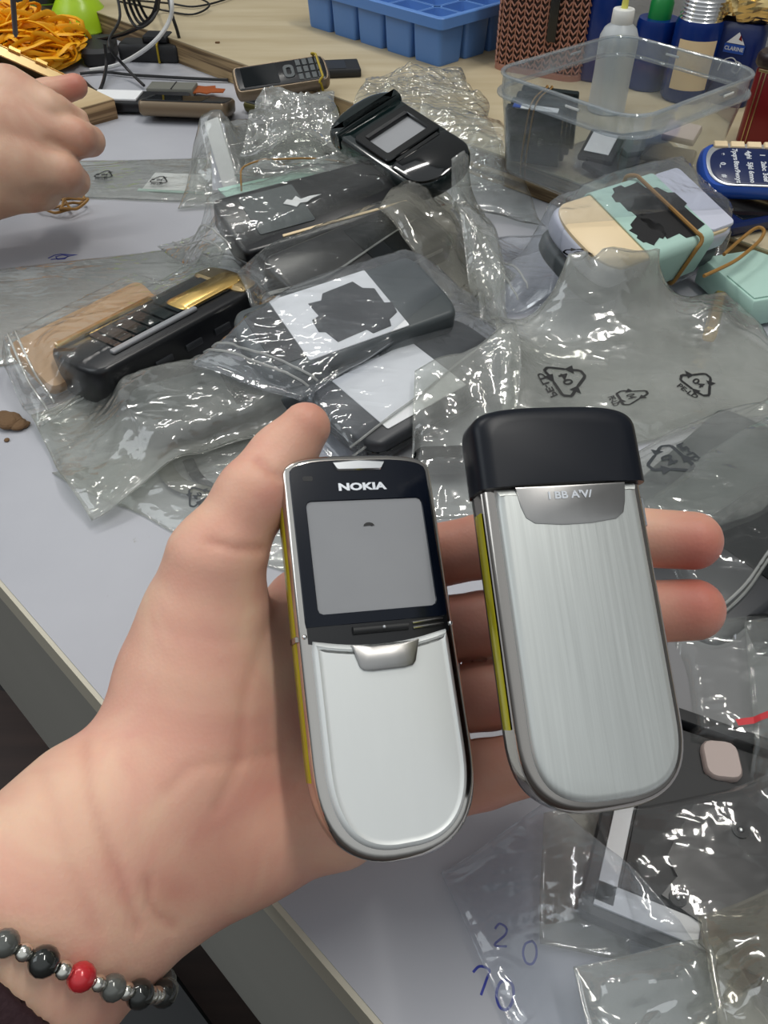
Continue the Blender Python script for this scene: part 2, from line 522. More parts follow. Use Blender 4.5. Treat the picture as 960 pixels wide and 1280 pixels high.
def slab_s(out, levels, cx, cy, half):
    V = []; F = []; n = len(out)
    for z, d in levels:
        k = 1 - d / half
        for x, y in out: V.append((cx + (x - cx) * k, cy + (y - cy) * k, z))
    for k in range(len(levels) - 1):
        for i in range(n):
            j = (i + 1) % n
            F.append((k * n + i, k * n + j, (k + 1) * n + j, (k + 1) * n + i))
    F.append(tuple(range(n - 1, -1, -1)))
    F.append(tuple((len(levels) - 1) * n + i for i in range(n)))
    return V, F

def rim(outer, inner, z0, z1, b=.0003, cx=0, cy=0):
    """flat ring with a hole, outlines have the same number of points"""
    n = len(outer); V = []; F = []
    rows = [(outer, z0), (outer, z1 - b), (inset(outer, b), z1), (inset(inner, -b), z1), (inner, z1 - b), (inner, z0)]
    for o, z in rows:
        for x, y in o: V.append((x + cx, y + cy, z))
    for k in range(6):
        kk = (k + 1) % 6
        for i in range(n):
            j = (i + 1) % n
            F.append((k * n + i, k * n + j, kk * n + j, kk * n + i))
    return V, F

def box(cx, cy, cz, sx, sy, sz, b=.001, r=None):
    b = min(b, sz * .3)
    o = rrect(sx, sy, r if r else max(b, 1e-4), 3)
    return slab(o, [(cz - sz / 2, b * .7), (cz - sz / 2 + b, 0), (cz + sz / 2 - b, 0), (cz + sz / 2, b * .7)], cx, cy)

def tube(pts, r, n=8, closed=False, flat=None):
    pts = [Vector(p) for p in pts]
    V = []; F = []; m = len(pts)
    up = Vector((0, 0, 1))
    prev = None
    for i, p in enumerate(pts):
        if closed: t = pts[(i + 1) % m] - pts[i - 1]
        else: t = pts[min(i + 1, m - 1)] - pts[max(i - 1, 0)]
        t.normalize()
        if prev is None:
            a = t.cross(up)
            if a.length < .05: a = t.cross(Vector((1, 0, 0)))
        else:
            a = prev - t * prev.dot(t)
        a.normalize(); prev = a
        c = t.cross(a)
        rr = r[i] if hasattr(r, '__len__') else r
        r2 = rr if flat is None else flat
        for k in range(n):
            th = 2 * PI * k / n
            V.append(tuple(p + a * rr * math.cos(th) + c * r2 * math.sin(th)))
    for i in range(m if closed else m - 1):
        j = (i + 1) % m
        for k in range(n):
            l = (k + 1) % n
            F.append((i * n + k, i * n + l, j * n + l, j * n + k))
    if not closed:
        F.append(tuple(range(n - 1, -1, -1)))
        F.append(tuple((m - 1) * n + k for k in range(n)))
    return V, F

def spline(ctrl, k=8, closed=False):
    P_ = [Vector(p) for p in ctrl]; n = len(P_); out = []
    for i in range(n if closed else n - 1):
        if closed: p0, p1, p2, p3 = P_[i - 1], P_[i], P_[(i + 1) % n], P_[(i + 2) % n]
        else: p0, p1, p2, p3 = P_[max(i - 1, 0)], P_[i], P_[i + 1], P_[min(i + 2, n - 1)]
        for j in range(k):
            t = j / k
            out.append(.5 * ((2 * p1) + (p2 - p0) * t + (2 * p0 - 5 * p1 + 4 * p2 - p3) * t * t + (3 * p1 - p0 - 3 * p2 + p3) * t ** 3))
    if not closed: out.append(P_[-1])
    return out

def lathe(prof, n=32, cap=True):
    V = []; F = []
    for r, z in prof:
        for k in range(n):
            a = 2 * PI * k / n
            V.append((r * math.cos(a), r * math.sin(a), z))
    for i in range(len(prof) - 1):
        for k in range(n):
            l = (k + 1) % n
            F.append((i * n + k, i * n + l, (i + 1) * n + l, (i + 1) * n + k))
    if cap:
        F.append(tuple(range(n - 1, -1, -1)))
        F.append(tuple((len(prof) - 1) * n + k for k in range(n)))
    return V, F

def ball(c, r, n=14, m=9, sz=1.0):
    V = [(c[0], c[1], c[2] - r * sz)]; F = []
    for i in range(1, m):
        a = -PI / 2 + PI * i / m
        for k in range(n):
            b = 2 * PI * k / n
            V.append((c[0] + r * math.cos(a) * math.cos(b), c[1] + r * math.cos(a) * math.sin(b), c[2] + r * sz * math.sin(a)))
    V.append((c[0], c[1], c[2] + r * sz))
    for k in range(n):
        F.append((0, 1 + (k + 1) % n, 1 + k))
        F.append((len(V) - 1, 1 + (m - 2) * n + k, 1 + (m - 2) * n + (k + 1) % n))
    for i in range(m - 2):
        for k in range(n):
            l = (k + 1) % n
            F.append((1 + i * n + k, 1 + i * n + l, 1 + (i + 1) * n + l, 1 + (i + 1) * n + k))
    return V, F

def text(s, size, ext=.00008, bold=0.0, sx=1.0):
    cu = bpy.data.curves.new('txt', 'FONT')
    cu.body = s; cu.size = size; cu.extrude = ext; cu.align_x = 'CENTER'; cu.align_y = 'CENTER'; cu.offset = bold
    cu.resolution_u = 3
    o = bpy.data.objects.new('txt', cu); COL.objects.link(o)
    dg = bpy.context.evaluated_depsgraph_get(); dg.update()
    me = bpy.data.meshes.new_from_object(o.evaluated_get(dg))
    V = [(v.co.x * sx, v.co.y, v.co.z) for v in me.vertices]; F = [tuple(p.vertices) for p in me.polygons]
    bpy.data.objects.remove(o); bpy.data.curves.remove(cu); bpy.data.meshes.remove(me)
    return V, F

def polyline(pts, wd, h=.00006):
    """flat thick 2-D polyline as thin ribbon boxes"""
    V = []; F = []
    n = len(pts)
    for i, p in enumerate(pts):
        a = Vector(pts[max(i - 1, 0)]); b = Vector(pts[min(i + 1, n - 1)])
        t = (b - a).normalized(); nn = Vector((-t.y, t.x)) * wd / 2
        V += [(p[0] + nn.x, p[1] + nn.y, h), (p[0] - nn.x, p[1] - nn.y, h), (p[0] - nn.x, p[1] - nn.y, -h), (p[0] + nn.x, p[1] + nn.y, -h)]
    for i in range(n - 1):
        for k in range(4):
            l = (k + 1) % 4
            F.append((i * 4 + k, i * 4 + l, i * 4 + 4 + l, i * 4 + 4 + k))
    F += [(0, 1, 2, 3), ((n - 1) * 4 + 3, (n - 1) * 4 + 2, (n - 1) * 4 + 1, (n - 1) * 4)]
    return V, F

# ---------------------------------------------------------------- signed-distance bodies
def seg_sdf(X, a, b, ra, rb):
    ab = b - a; L2 = max(1e-12, float(ab @ ab))
    t = np.clip(((X - a) @ ab) / L2, 0, 1)
    d = np.linalg.norm(X - (a + t[..., None] * ab), axis=-1)
    return d - (ra + (rb - ra) * t)

def smin(a, b, k):
    h = np.clip(.5 + .5 * (b - a) / k, 0, 1)
    return b * (1 - h) + a * h - k * h * (1 - h)

def nets(Fv, org, h):
    """surface nets over a sampled field"""
    s = Fv < 0
    nx, ny, nz = Fv.shape
    acc = np.zeros((nx - 1, ny - 1, nz - 1, 3)); cnt = np.zeros((nx - 1, ny - 1, nz - 1))
    I, J, K = np.meshgrid(np.arange(nx - 1), np.arange(ny - 1), np.arange(nz - 1), indexing='ij')
    base = np.stack([I, J, K], -1).astype(float)
    def sl(a, o): return a[o[0]:o[0] + nx - 1, o[1]:o[1] + ny - 1, o[2]:o[2] + nz - 1]
    for ax in range(3):
        for u in (0, 1):
            for v in (0, 1):
                o = [0, 0, 0]; oo = [i for i in range(3) if i != ax]
                o[oo[0]] = u; o[oo[1]] = v
                o2 = list(o); o2[ax] = 1
                fa, fb = sl(Fv, o), sl(Fv, o2)
                cr = sl(s, o) != sl(s, o2)
                t = np.where(cr, fa / np.where(cr, fa - fb, 1), 0)
                p = base + np.array(o); p = p.copy(); p[..., ax] += t
                acc += np.where(cr[..., None], p, 0); cnt += cr
    act = cnt > 0
    idx = -np.ones(act.shape, int); idx[act] = np.arange(act.sum())
    V = acc[act] / cnt[act][:, None] * h + np.array(org)
    Fs = []
    for ax in range(3):
        oo = [(ax + 1) % 3, (ax + 2) % 3]
        a = [slice(1, -1)] * 3; a[ax] = slice(0, -1)
        b = list(a); b[ax] = slice(1, None)
        cr = s[tuple(a)] != s[tuple(b)]
        sa = s[tuple(a)]
        g = np.argwhere(cr)
        if len(g) == 0: continue
        inside = sa[cr]
        g2 = g.copy()
        for i in range(3):
            if i != ax: g2[:, i] += 1
        q = []
        for du, dv in ((-1, -1), (0, -1), (0, 0), (-1, 0)):
            c = g2.copy(); c[:, oo[0]] += du; c[:, oo[1]] += dv
            q.append(idx[c[:, 0], c[:, 1], c[:, 2]])
        q = np.stack(q, 1)
        q[~inside] = q[~inside][:, ::-1]
        Fs.append(q)
    return V, np.concatenate(Fs)

def body(name, field, lo, hi, h, mat, parent=None, flush_shade=None):
    lo = np.array(lo); hi = np.array(hi)
    n = np.ceil((hi - lo) / h).astype(int)
    ax = [lo[i] + h * np.arange(n[i]) for i in range(3)]
    G = np.stack(np.meshgrid(*ax, indexing='ij'), -1)
    Fv = field(G)
    V, F = nets(Fv, lo, h)
    me = bpy.data.meshes.new(name)
    me.vertices.add(len(V)); me.vertices.foreach_set('co', V.ravel())
    me.loops.add(F.size); me.polygons.add(len(F))
    me.loops.foreach_set('vertex_index', F.ravel().astype(np.int32))
    me.polygons.foreach_set('loop_start', np.arange(0, F.size, 4, dtype=np.int32))
    me.update(calc_edges=True); me.validate()
    me.polygons.foreach_set('use_smooth', [True] * len(me.polygons))
    at_ = me.attributes.new('flush_shade', 'FLOAT', 'POINT')
    at_.data.foreach_set('value', flush_shade(V) if flush_shade else np.zeros(len(V)))
    me.materials.append(mat)
    o = bpy.data.objects.new(name, me); COL.objects.link(o)
    if parent: o.parent = parent
    return o

# ---------------------------------------------------------------- plastic film draped over what lies there
SOLID = []           # world meshes (V, F) that later films lie on
def add_solid(root):
    bpy.context.view_layer.update()
    for o in [root] + list(root.children_recursive):
        if o.type == 'MESH':
            mw = o.matrix_world
            me = o.data
            co = np.empty(len(me.vertices) * 3); me.vertices.foreach_get('co', co); co = co.reshape(-1, 3)
            m = np.array(mw)
            co = co @ m[:3, :3].T + m[:3, 3]
            SOLID.append((co, [tuple(p.vertices) for p in me.polygons], root.name))

def bvh(items):
    V = []; F = []; off = 0
    for co, f, _ in items:
        V.append(co)
        F += [tuple(i + off for i in q) for q in f]
        off += len(co)
    V = np.concatenate(V)
    return BVHTree.FromPolygons([tuple(v) for v in V], F, epsilon=0)

def heights(tree, X, Y, default=0.0):
    Z = np.full(X.shape, default)
    dn = Vector((0, 0, -1))
    for idx in np.ndindex(X.shape):
        r = tree.ray_cast(Vector((X[idx], Y[idx], .27)), dn, .3)
        if r[0] is not None: Z[idx] = max(default, r[0].z)
    return Z

def dilate(Z):
    A = np.pad(Z, 1, mode='edge')
    return np.maximum.reduce([A[i:i + Z.shape[0], j:j + Z.shape[1]] for i in range(3) for j in range(3)])

def relax(Hh, it=160, keep=1.0):
    Z = Hh.copy()
    for _ in range(it):
        A = np.pad(Z, 1, mode='edge')
        B = (A[:-2, 1:-1] + A[2:, 1:-1] + A[1:-1, :-2] + A[1:-1, 2:]) / 4
        Z = np.maximum(Hh, B)
    return Z

RECYCLE_CACHE = {}
def recycle_shape(mirror=False):
    """three bent arrows in a triangle with 04 inside and PE-LD below, 1 unit high"""
    if mirror in RECYCLE_CACHE: return RECYCLE_CACHE[mirror]
    parts = []
    for k in range(3):
        a = R(90 + 120 * k)
        m = Matrix.Rotation(R(120 * k), 4, 'Z')
        pts = [(-.27, .14), (-.12, .42), (-.07, .47), (.07, .47), (.12, .42), (.17, .32)]
        parts.append(xf(polyline(pts, .075), m))
        parts.append(xf(([(.06, .28, .00006), (.30, .40, .00006), (.26, .14, .00006)], [(0, 2, 1)]), m))
    parts.append(xf(text('04', .32, 0, .010), Matrix.Translation((0, .0, 0))))
    parts.append(xf(text('PE-LD', .24, 0, .008), Matrix.Translation((0, -.50, 0))))
    V, F = join(*parts)
    if mirror: V = [(-x, y, z) for x, y, z in V]
    RECYCLE_CACHE[mirror] = (V, F)
    return V, F

def decal(name, shape, tree, px, py, zg, size, ang, mat, parent, lift=.0005, sx=1.0):
    c = at(px, py, zg)
    ca, sa = math.cos(R(ang)), math.sin(R(ang))
    V = []
    for x, y, z in shape[0]:
        x *= size * sx; y *= size
        X = c.x + x * ca - y * sa; Y = c.y + x * sa + y * ca
        r = tree.ray_cast(Vector((X, Y, .27)), Vector((0, 0, -1)), .4)
        V.append((X, Y, (r[0].z if r[0] is not None else zg) + lift))
    return mk(name, (V, shape[1]), mat, parent, smooth=False)

def bag(label, quad, zg, contents=(), mat='film', amp=.004, scale=.03, seed=1, puff=.004, thick=.0006, marks=(), zipside=None,
        cell=.0019, aniso=1.9, wave=.006, cat='plastic bag', it=160, flare=0.0, group=None, fine=.3, name='plastic_bag', solid=True):
    """zip bag of thin polythene: lower sheet lies on what is below, upper sheet drapes over the contents"""
    q = [at(px, py, zg) if len(c_) == 0 else at(px, py, c_[0]) for px, py, *c_ in quad]
    a, b_, c, d = [np.array(v[:2]) for v in q]
    L1 = max(np.linalg.norm(b_ - a), np.linalg.norm(c - d)); L2 = max(np.linalg.norm(d - a), np.linalg.norm(c - b_))
    nu = int(max(10, min(150, L1 / cell))); nv = int(max(10, min(150, L2 / cell)))
    s, t = np.meshgrid(np.linspace(0, 1, nu), np.linspace(0, 1, nv), indexing='ij')
    X = (1 - s) * (1 - t) * a[0] + s * (1 - t) * b_[0] + s * t * c[0] + (1 - s) * t * d[0]
    Y = (1 - s) * (1 - t) * a[1] + s * (1 - t) * b_[1] + s * t * c[1] + (1 - s) * t * d[1]
    wx = (vnoise(X * 22, Y * 22, seed + 3) - .5) * 1.2 * wave; wy = (vnoise(X * 22, Y * 22, seed + 4) - .5) * 1.2 * wave
    X = X + wx; Y = Y + wy
    names = [o.name for o in contents]
    under = [it_ for it_ in SOLID if it_[2] not in names]
    hs = heights(bvh(under), X, Y) if under else np.zeros_like(X)
    e = .0012
    edge = np.minimum.reduce([s * L1, (1 - s) * L1, t * L2, (1 - t) * L2])
    em = np.clip(edge / .012, 0, 1)
    hsd = dilate(hs) + e
    zb = relax(hsd, it)
    if contents:
        hc = heights(bvh([it_ for it_ in SOLID if it_[2] in names]), X, Y)
        hcd = dilate(dilate(np.where(hc > 0, hc + e, 0)))
    else:
        hcd = np.zeros_like(hs)
    lo = np.maximum(zb + thick, hcd)
    zt = relax(lo, it)
    free = np.clip((zt - hcd) / .006, .38, 1)
    ld = (b_ - a) if L1 > L2 else (d - a)
    la = math.atan2(ld[1], ld[0]) + (((seed * 37) % 50) - 25) * .014
    U_ = (X * math.cos(la) + Y * math.sin(la)) / aniso; V_ = (-X * math.sin(la) + Y * math.cos(la))
    W = crumple(U_, V_, seed, scale)
    W2 = crumple(U_ + 5, V_ - 3, seed + 50, scale * fine)
    zt = zt + amp * W * free * (.35 + .65 * em) + amp * .22 * W2 * (.5 + .5 * em) + puff * np.sin(PI * s) ** .7 * np.sin(PI * t) ** .7
    if flare:
        zt = zt + flare * np.clip(1 - edge / .03, 0, 1) ** 2 * vnoise(X * 45, Y * 45, seed + 11)
        zb = zb + flare * np.clip(1 - edge / .03, 0, 1) ** 2 * vnoise(X * 45, Y * 45, seed + 11)
    zb2 = zb - .0006
    em2 = np.clip(edge / .006, 0, 1)
    zt = zb2 + .0004 + (zt - zb2 - .0004) * (.12 + .88 * em2 ** .5)
    n = nu * nv
    V = np.concatenate([np.stack([X, Y, zt], -1).reshape(-1, 3), np.stack([X, Y, zb2], -1).reshape(-1, 3)])
    I = np.arange(n).reshape(nu, nv)
    top = np.stack([I[:-1, :-1], I[1:, :-1], I[1:, 1:], I[:-1, 1:]], -1).reshape(-1, 4)
    # orientation: keep upward
    ar = (b_[0] - a[0]) * (d[1] - a[1]) - (b_[1] - a[1]) * (d[0] - a[0])
    if ar < 0: top = top[:, ::-1]
    bot = top[:, ::-1] + n
    border = [I[i, 0] for i in range(nu)] + [I[-1, j] for j in range(1, nv)] + [I[i, -1] for i in range(nu - 2, -1, -1)] + [I[0, j] for j in range(nv - 2, 0, -1)]
    m_ = len(border)
    side = np.array([[border[i], border[i] + n, border[(i + 1) % m_] + n, border[(i + 1) % m_]] for i in range(m_)])
    F = np.concatenate([top, bot, side])
    org = V.mean(0); org[2] = V[:, 2].min()
    mo = mk(name, ((V - org).tolist(), F.tolist()), M[mat], None, True, 180)
    mo.location = org
    tag(mo, label, cat, group)
    tree = BVHTree.FromPolygons([tuple(v) for v in V], [tuple(f) for f in top.tolist()], epsilon=0)
    inv = Matrix.Translation(-Vector(org))
    for mk_ in marks:
        kind = mk_.get('kind', 'recycling_mark')
        shp = recycle_shape(mk_.get('mirror', False)) if kind == 'recycling_mark' else mk_['shape']
        o = decal(kind, shp, tree, mk_['px'], mk_['py'], mk_.get('z', zg), mk_.get('size', .014), mk_.get('ang', 0), M[mk_.get('mat', 'printblack')], None, sx=mk_.get('sx', 1))
        o.data.transform(inv); o.parent = mo
        if 'label' in mk_: o['label'] = mk_['label']
    if zipside is not None:
        for off in (.05, .085):
            k = 60
            pts = []
            for i in range(k + 1):
                u = .03 + .94 * i / k
                if zipside == 0: ss, tt = off, u
                elif zipside == 1: ss, tt = 1 - off, u
                elif zipside == 2: ss, tt = u, off
                else: ss, tt = u, 1 - off
                i0 = min(nu - 1, int(ss * (nu - 1) + .5)); j0 = min(nv - 1, int(tt * (nv - 1) + .5))
                pts.append((X[i0, j0], Y[i0, j0], zt[i0, j0] + .0004))
            for _ in range(2):
                pts = [pts[0]] + [tuple((Vector(pts[i - 1]) + Vector(pts[i]) * 2 + Vector(pts[i + 1])) / 4) for i in range(1, k)] + [pts[-1]]
            o = mk('zip_strip', tube(pts, .0007, 6), M['zip'], None)
            o.data.transform(inv); o.parent = mo
    if solid: add_solid(mo)
    return mo

# ================================================================ THE SETTING
def quadbox(name, a0, a1, b0, b1, z0, z1, mat, parent=None, kind=None):
    """box laid out in the bench's own directions"""
    V = [tuple(T(a, b, z)) for z in (z0, z1) for a, b in ((a0, b0), (a1, b0), (a1, b1), (a0, b1))]
    F = [(3, 2, 1, 0), (4, 5, 6, 7), (0, 1, 5, 4), (1, 2, 6, 5), (2, 3, 7, 6), (3, 0, 4, 7)]
    o = mk(name, (V, F), mat, parent, smooth=False)
    if kind: o['kind'] = kind
    return o

quadbox('floor', -2.2, 2.0, -1.6, 1.0, -.78, -.74, M['floor'], kind='structure')
quadbox('wall_back', -2.2, 2.0, .92, .98, -.74, 1.9, M['wall'], kind='structure')

EDGE = .0434
bench = thing('workbench', Matrix.Identity(4), 'grey-white laminate workbench with a cream edge and grey side panel', 'workbench')
quadbox('tabletop', -1.5, 1.3, EDGE, .915, -.022, 0, M['laminate'], bench)
quadbox('edge_trim', -1.5, 1.3, EDGE - .002, EDGE, -.0225, -.0005, M['trim'], bench)
quadbox('side_panel', -1.45, 1.25, EDGE + .006, EDGE + .022, -.52, -.022, M['panel'], bench)['label'] = 'grey side panel below the cream edge'
for a in (-1.4, 1.2):
    for b in (.09, .85):
        quadbox('leg', a - .025, a + .025, b - .025, b + .025, -.74, -.022, M['panel'], bench)
# pen marks on the laminate
def scribble(cx, cy, pts, s, wd, name='pen_mark'):
    c = at(cx, cy, 0)
    V, F = polyline([(c.x + x * s, c.y + y * s) for x, y in pts], wd, .00015)
    mk(name, (V, F), M['ink'], bench, smooth=False)
scribble(78, 321, [(-1.2, -.3), (-.8, .3), (-.3, .5), (.4, .4), (1.2, .35), (.5, .1), (.3, -.4), (-.3, -.5), (-.6, 0), (-.1, .35), (.6, .1), (.2, -.3), (-.9, -.5)], .008, .0012)
def digit(ch, px, py, size, ang):
    c = at(px, py, 0)
    if ch == '1': pts = [(-.3, .15), (0, .5), (.05, 0), (.02, -.5)]
    elif ch == '7': pts = [(-.35, .25), (-.1, .5), (.28, .42), (.18, .05), (0, -.5)]
    elif ch == '2': pts = [(-.28, .25), (-.1, .5), (.2, .4), (.2, .1), (-.25, -.42), (.3, -.38)]
    else: pts = [(.1, .48), (-.2, .3), (-.28, -.1), (-.12, -.45), (.15, -.45), (.3, -.1), (.25, .3), (.05, .5)]
    pts = [(p.x, p.y) for p in spline([(x, y, 0) for x, y in pts], 5)]
    m = Matrix.Translation((c.x, c.y, 0)) @ Matrix.Rotation(R(ang), 4, 'Z') @ Matrix.Scale(size, 4)
    V, F = polyline(pts, .10, .006)
    mk('pen_mark', xf((V, F), m), M['ink'], bench, smooth=False)
digit('7', 602, 1226, .0080, -8); digit('0', 631, 1242, .0088, -12)
digit('2', 626, 1170, .0072, -10); digit('0', 662, 1190, .0072, -12)

# low dark slatted stool / boards under the bench edge, seen bottom left of centre
st = thing('floor_crate', frame(T(-.05, -.16, -.74), E1), 'dark slatted crate on the floor below the bench edge', 'crate')
for i in range(6):
    mk('slat', box(-.35 + i * .14, 0, .20, .132, .36, .02, .004, .02), M['matblack'], st)
for sx in (-1, 1):
    for sy in (-1, 1):
        mk('post', box(sx * .36, sy * .15, .095, .04, .04, .19, .003), M['matblack'], st)

BZ = .024
BE = .540
board = thing('plywood_board', Matrix.Identity(4), 'long pale plywood board lying along the back of the workbench', 'board')
quadbox('board_core', -1.35, 1.2, BE, .905, .0004, BZ - .0012, M['plyedge'], board)['label'] = 'layered brown cut edge of the plywood'
quadbox('board_face', -1.35, 1.2, BE, .905, BZ - .0012, BZ, M['ply'], board)
add_solid(board)
c = at(272, 54, BZ)
chip = mk('board_chip', box(0, 0, 0, .005, .003, .0015, .0004), M['debris']); chip.location = (c.x, c.y, BZ + .00075)
tag(chip, 'tiny dark chip lying on the bare plywood board', 'chip')

# ================================================================ THE TWO PHONE HOUSINGS
def cam_vec(v):
    return (CAMM.to_3x3() @ Vector(v))

def held_frame(top, bot, xaway, xup, thick):
    pt, pb = C(*top), C(*bot)
    y = (pt - pb).normalized()
    x = cam_vec((1, xup, -xaway)).normalized()
    x = (x - y * x.dot(y)).normalized()
    z = x.cross(y)
    o = (pt + pb) / 2 - z * thick
    return Matrix(((x.x, y.x, z.x, o.x), (x.y, y.y, z.y, o.y), (x.z, y.z, z.z, o.z), (0, 0, 0, 1))), (pt - pb).length

TH = .0145
F1, L1 = held_frame((446, 566, .232), (513, 1076, .204), .36, .07, TH)
W1 = .0455
p1 = thing('phone_housing', F1, 'silver and black phone housing seen from its front, lying in the palm', 'phone')
out1 = sup(W1, L1, .0075, .027, 3.4, 2.55)
mk('back_shell', slab(out1, [(0, .004), (.0015, .0015), (.004, .0004), (.0062, .0003)]), M['darkchrome'], p1)
mk('chrome_frame', slab(out1, [(.0055, .0006), (.0060, 0), (.0118, 0), (.0132, .0004), (.0140, .0012), (.0142, .0024)]), M['chrome'], p1)
# yellow-green reflection in the chrome, built as a coloured strip on the left flank
def flank(outl, z0, z1, lift, y0, y1, side=-1):
    idx = [i for i, (x, y) in enumerate(outl) if x * side > 0 and y0 < y < y1]
    idx.sort(key=lambda i: outl[i][1])
    o2 = inset(outl, -lift)
    V = []; F = []
    for i in idx:
        (x0_, y0_), (x1_, y1_) = outl[i], o2[i]
        V += [(x0_, y0_, z0), (x1_, y1_, z0 + .0004), (x1_, y1_, z1 - .0004), (x0_, y0_, z1)]
    for k in range(len(idx) - 1):
        for j in range(3): F.append((k * 4 + j, k * 4 + j + 1, k * 4 + 5 + j, k * 4 + 4 + j))
    return V, F
fine1 = sup(W1, L1, .0075, .027, 3.4, 2.55, 14, 40)
mk('side_reflection', flank(fine1, .0058, .0112, .00028, -L1 / 2 + .020, L1 / 2 - .004), M['yellow'], p1)['label'] = 'yellow-green reflection painted along the side'
mk('side_seam', box(-W1 / 2 - .0001, .0035, .0094, .0012, .0016, .0062, .0002), M['darkchrome'], p1)
# black upper face with display window
def upper_outline(ins, ybot, n=14):
    o = inset(sup(W1, L1, .0075, .027, 3.4, 2.55, n), ins)
    top = [p for p in o if p[1] > ybot]
    top = sorted([p for p in top], key=lambda p: math.atan2(p[1] - (L1 / 2 - .03), p[0]))
    left = [p for p in o if p[0] < 0 and p[1] > ybot]
    return o
YS = .0048       # slider split
def half_outline(ins, ylo, yhi, n=60, bulge_lo=0, bulge_hi=0):
    """part of the inset outline between two heights, ends cut with a slight curve"""
    o = inset(sup(W1, L1, .0075, .027, 3.4, 2.55, 20, 30), ins)
    def xat(y):
        xs = [p[0] for p in o if abs(p[1] - y) < .0016]
        return max(xs) if xs else 0
    ymax = max(p[1] for p in o); ymin = min(p[1] for p in o)
    ring = []
    a, b = max(ylo, ymin), min(yhi, ymax)
    rt = [(p[0], p[1]) for p in o if p[0] > 0 and a < p[1] < b]
    lf = [(p[0], p[1]) for p in o if p[0] <= 0 and a < p[1] < b]
    rt.sort(key=lambda p: (p[1], -p[0]) if p[1] > 0 else (p[1], p[0])); lf.sort(key=lambda p: (-p[1], p[0]) if p[1] > 0 else (-p[1], -p[0]))
    if yhi < ymax:
        x = xat(yhi); m = 12
        topc = [(x - 2 * x * k / m, yhi + bulge_hi * (1 - (2 * k / m - 1) ** 2)) for k in range(m + 1)]
    else: topc = []
    if ylo > ymin:
        x = xat(ylo); m = 12
        botc = [(-x + 2 * x * k / m, ylo + bulge_lo * (1 - (2 * k / m - 1) ** 2)) for k in range(m + 1)]
    else: botc = []
    return botc + rt + topc + lf
face1 = half_outline(.0021, YS + .0012, 9)
ZF = .0142
# window: face plate made as ring by angular resampling
def resample(o, n, cx, cy):
    angs = [2 * PI * k / n for k in range(n)]
    res = []
    m = len(o)
    for a in angs:
        d = Vector((math.cos(a), math.sin(a))); best = None
        for i in range(m):
            p = Vector(o[i]) - Vector((cx, cy)); q_ = Vector(o[(i + 1) % m]) - Vector((cx, cy))
            e = q_ - p; den = d.x * e.y - d.y * e.x
            if abs(den) < 1e-12: continue
            t = (p.x * e.y - p.y * e.x) / den; u = (p.x * d.y - p.y * d.x) / den
            if t > 0 and -1e-6 <= u <= 1 + 1e-6 and (best is None or t < best): best = t
        if best is None: best = .001
        res.append((cx + d.x * best, cy + d.y * best))
    return res
WCX, WCY, WW, WH = .0005, .0252, .0345, .0318
wino = rrect(WW, WH, .0015, 6); wino = [(x + WCX, y + WCY) for x, y in wino]
NR = 144
mk('face_plate', rim(resample(face1, NR, WCX, WCY), resample(wino, NR, WCX, WCY), ZF - .0012, ZF + .0004, .0002), M['faceblack'], p1)
mk('screen', slab(rrect(WW + .001, WH + .001, .0015), [(ZF - .0022, 0), (ZF + .00008, 0)], WCX, WCY), M['screen'], p1)
notch = [(math.cos(R(a)) * r_, math.sin(R(a)) * r_ * .8) for a, r_ in [(20, .0018), (50, .0018), (80, .0018), (110, .0018), (140, .0018), (165, .0017), (140, .0008), (110, .0006), (80, .0006), (50, .0007), (20, .0008)]]
mk('screen_notch', slab(notch, [(ZF + .00005, 0), (ZF + .00022, 0)], .0008, WCY + .0078), M['printblack'], p1.children[-1], False)
# earpiece
ep = [(-.0078, .0012), (-.0070, -.0010), (-.0062, -.0014), (.0062, -.0014), (.0070, -.0010), (.0078, .0012), (0, .0018)]
mk('earpiece', slab(ep, [(ZF, 0), (ZF + .0006, 0), (ZF + .0010, .0004)], 0, L1 / 2 - .0040), M['chrome_lines'], p1)
mk('brand_lettering', xf(text('NOKIA', .0029, .00004, .00013, 1.55), Matrix.Translation((0.0002, L1 / 2 - .0104, ZF + .00046))), M['whitetext'], p1, False)
mk('light_sensor', slab(rrect(.003, .0014, .0006), [(ZF + .0003, 0), (ZF + .00046, 0)], -.0155, L1 / 2 - .0075), M['matblack'], p1)
# slider gap and roller
mk('slider_groove', slab(half_outline(.0024, YS - .0030, YS + .0018, bulge_lo=-.0022), [(ZF - .002, 0), (ZF + .00025, 0)]), M['black'], p1)
mk('roller', xf(tube([(-.0088, 0, 0), (.0072, 0, 0)], .0012, 10), Matrix.Translation((0.001, YS - .0006, ZF + .0002))), M['matblack'], p1)
for k in range(2):
    mk('roller_clip', xf(tube([(-.0046, 0, 0), (.0046, .0004, 0)], .0004, 8), Matrix.Translation((.0142, YS + .0001 - .0014 * k, ZF + .0006))), M['chrome_lines'], p1)
mk('roller_pin', ball((.001, YS - .0004, ZF + .0014), .0005), M['silver'], p1)
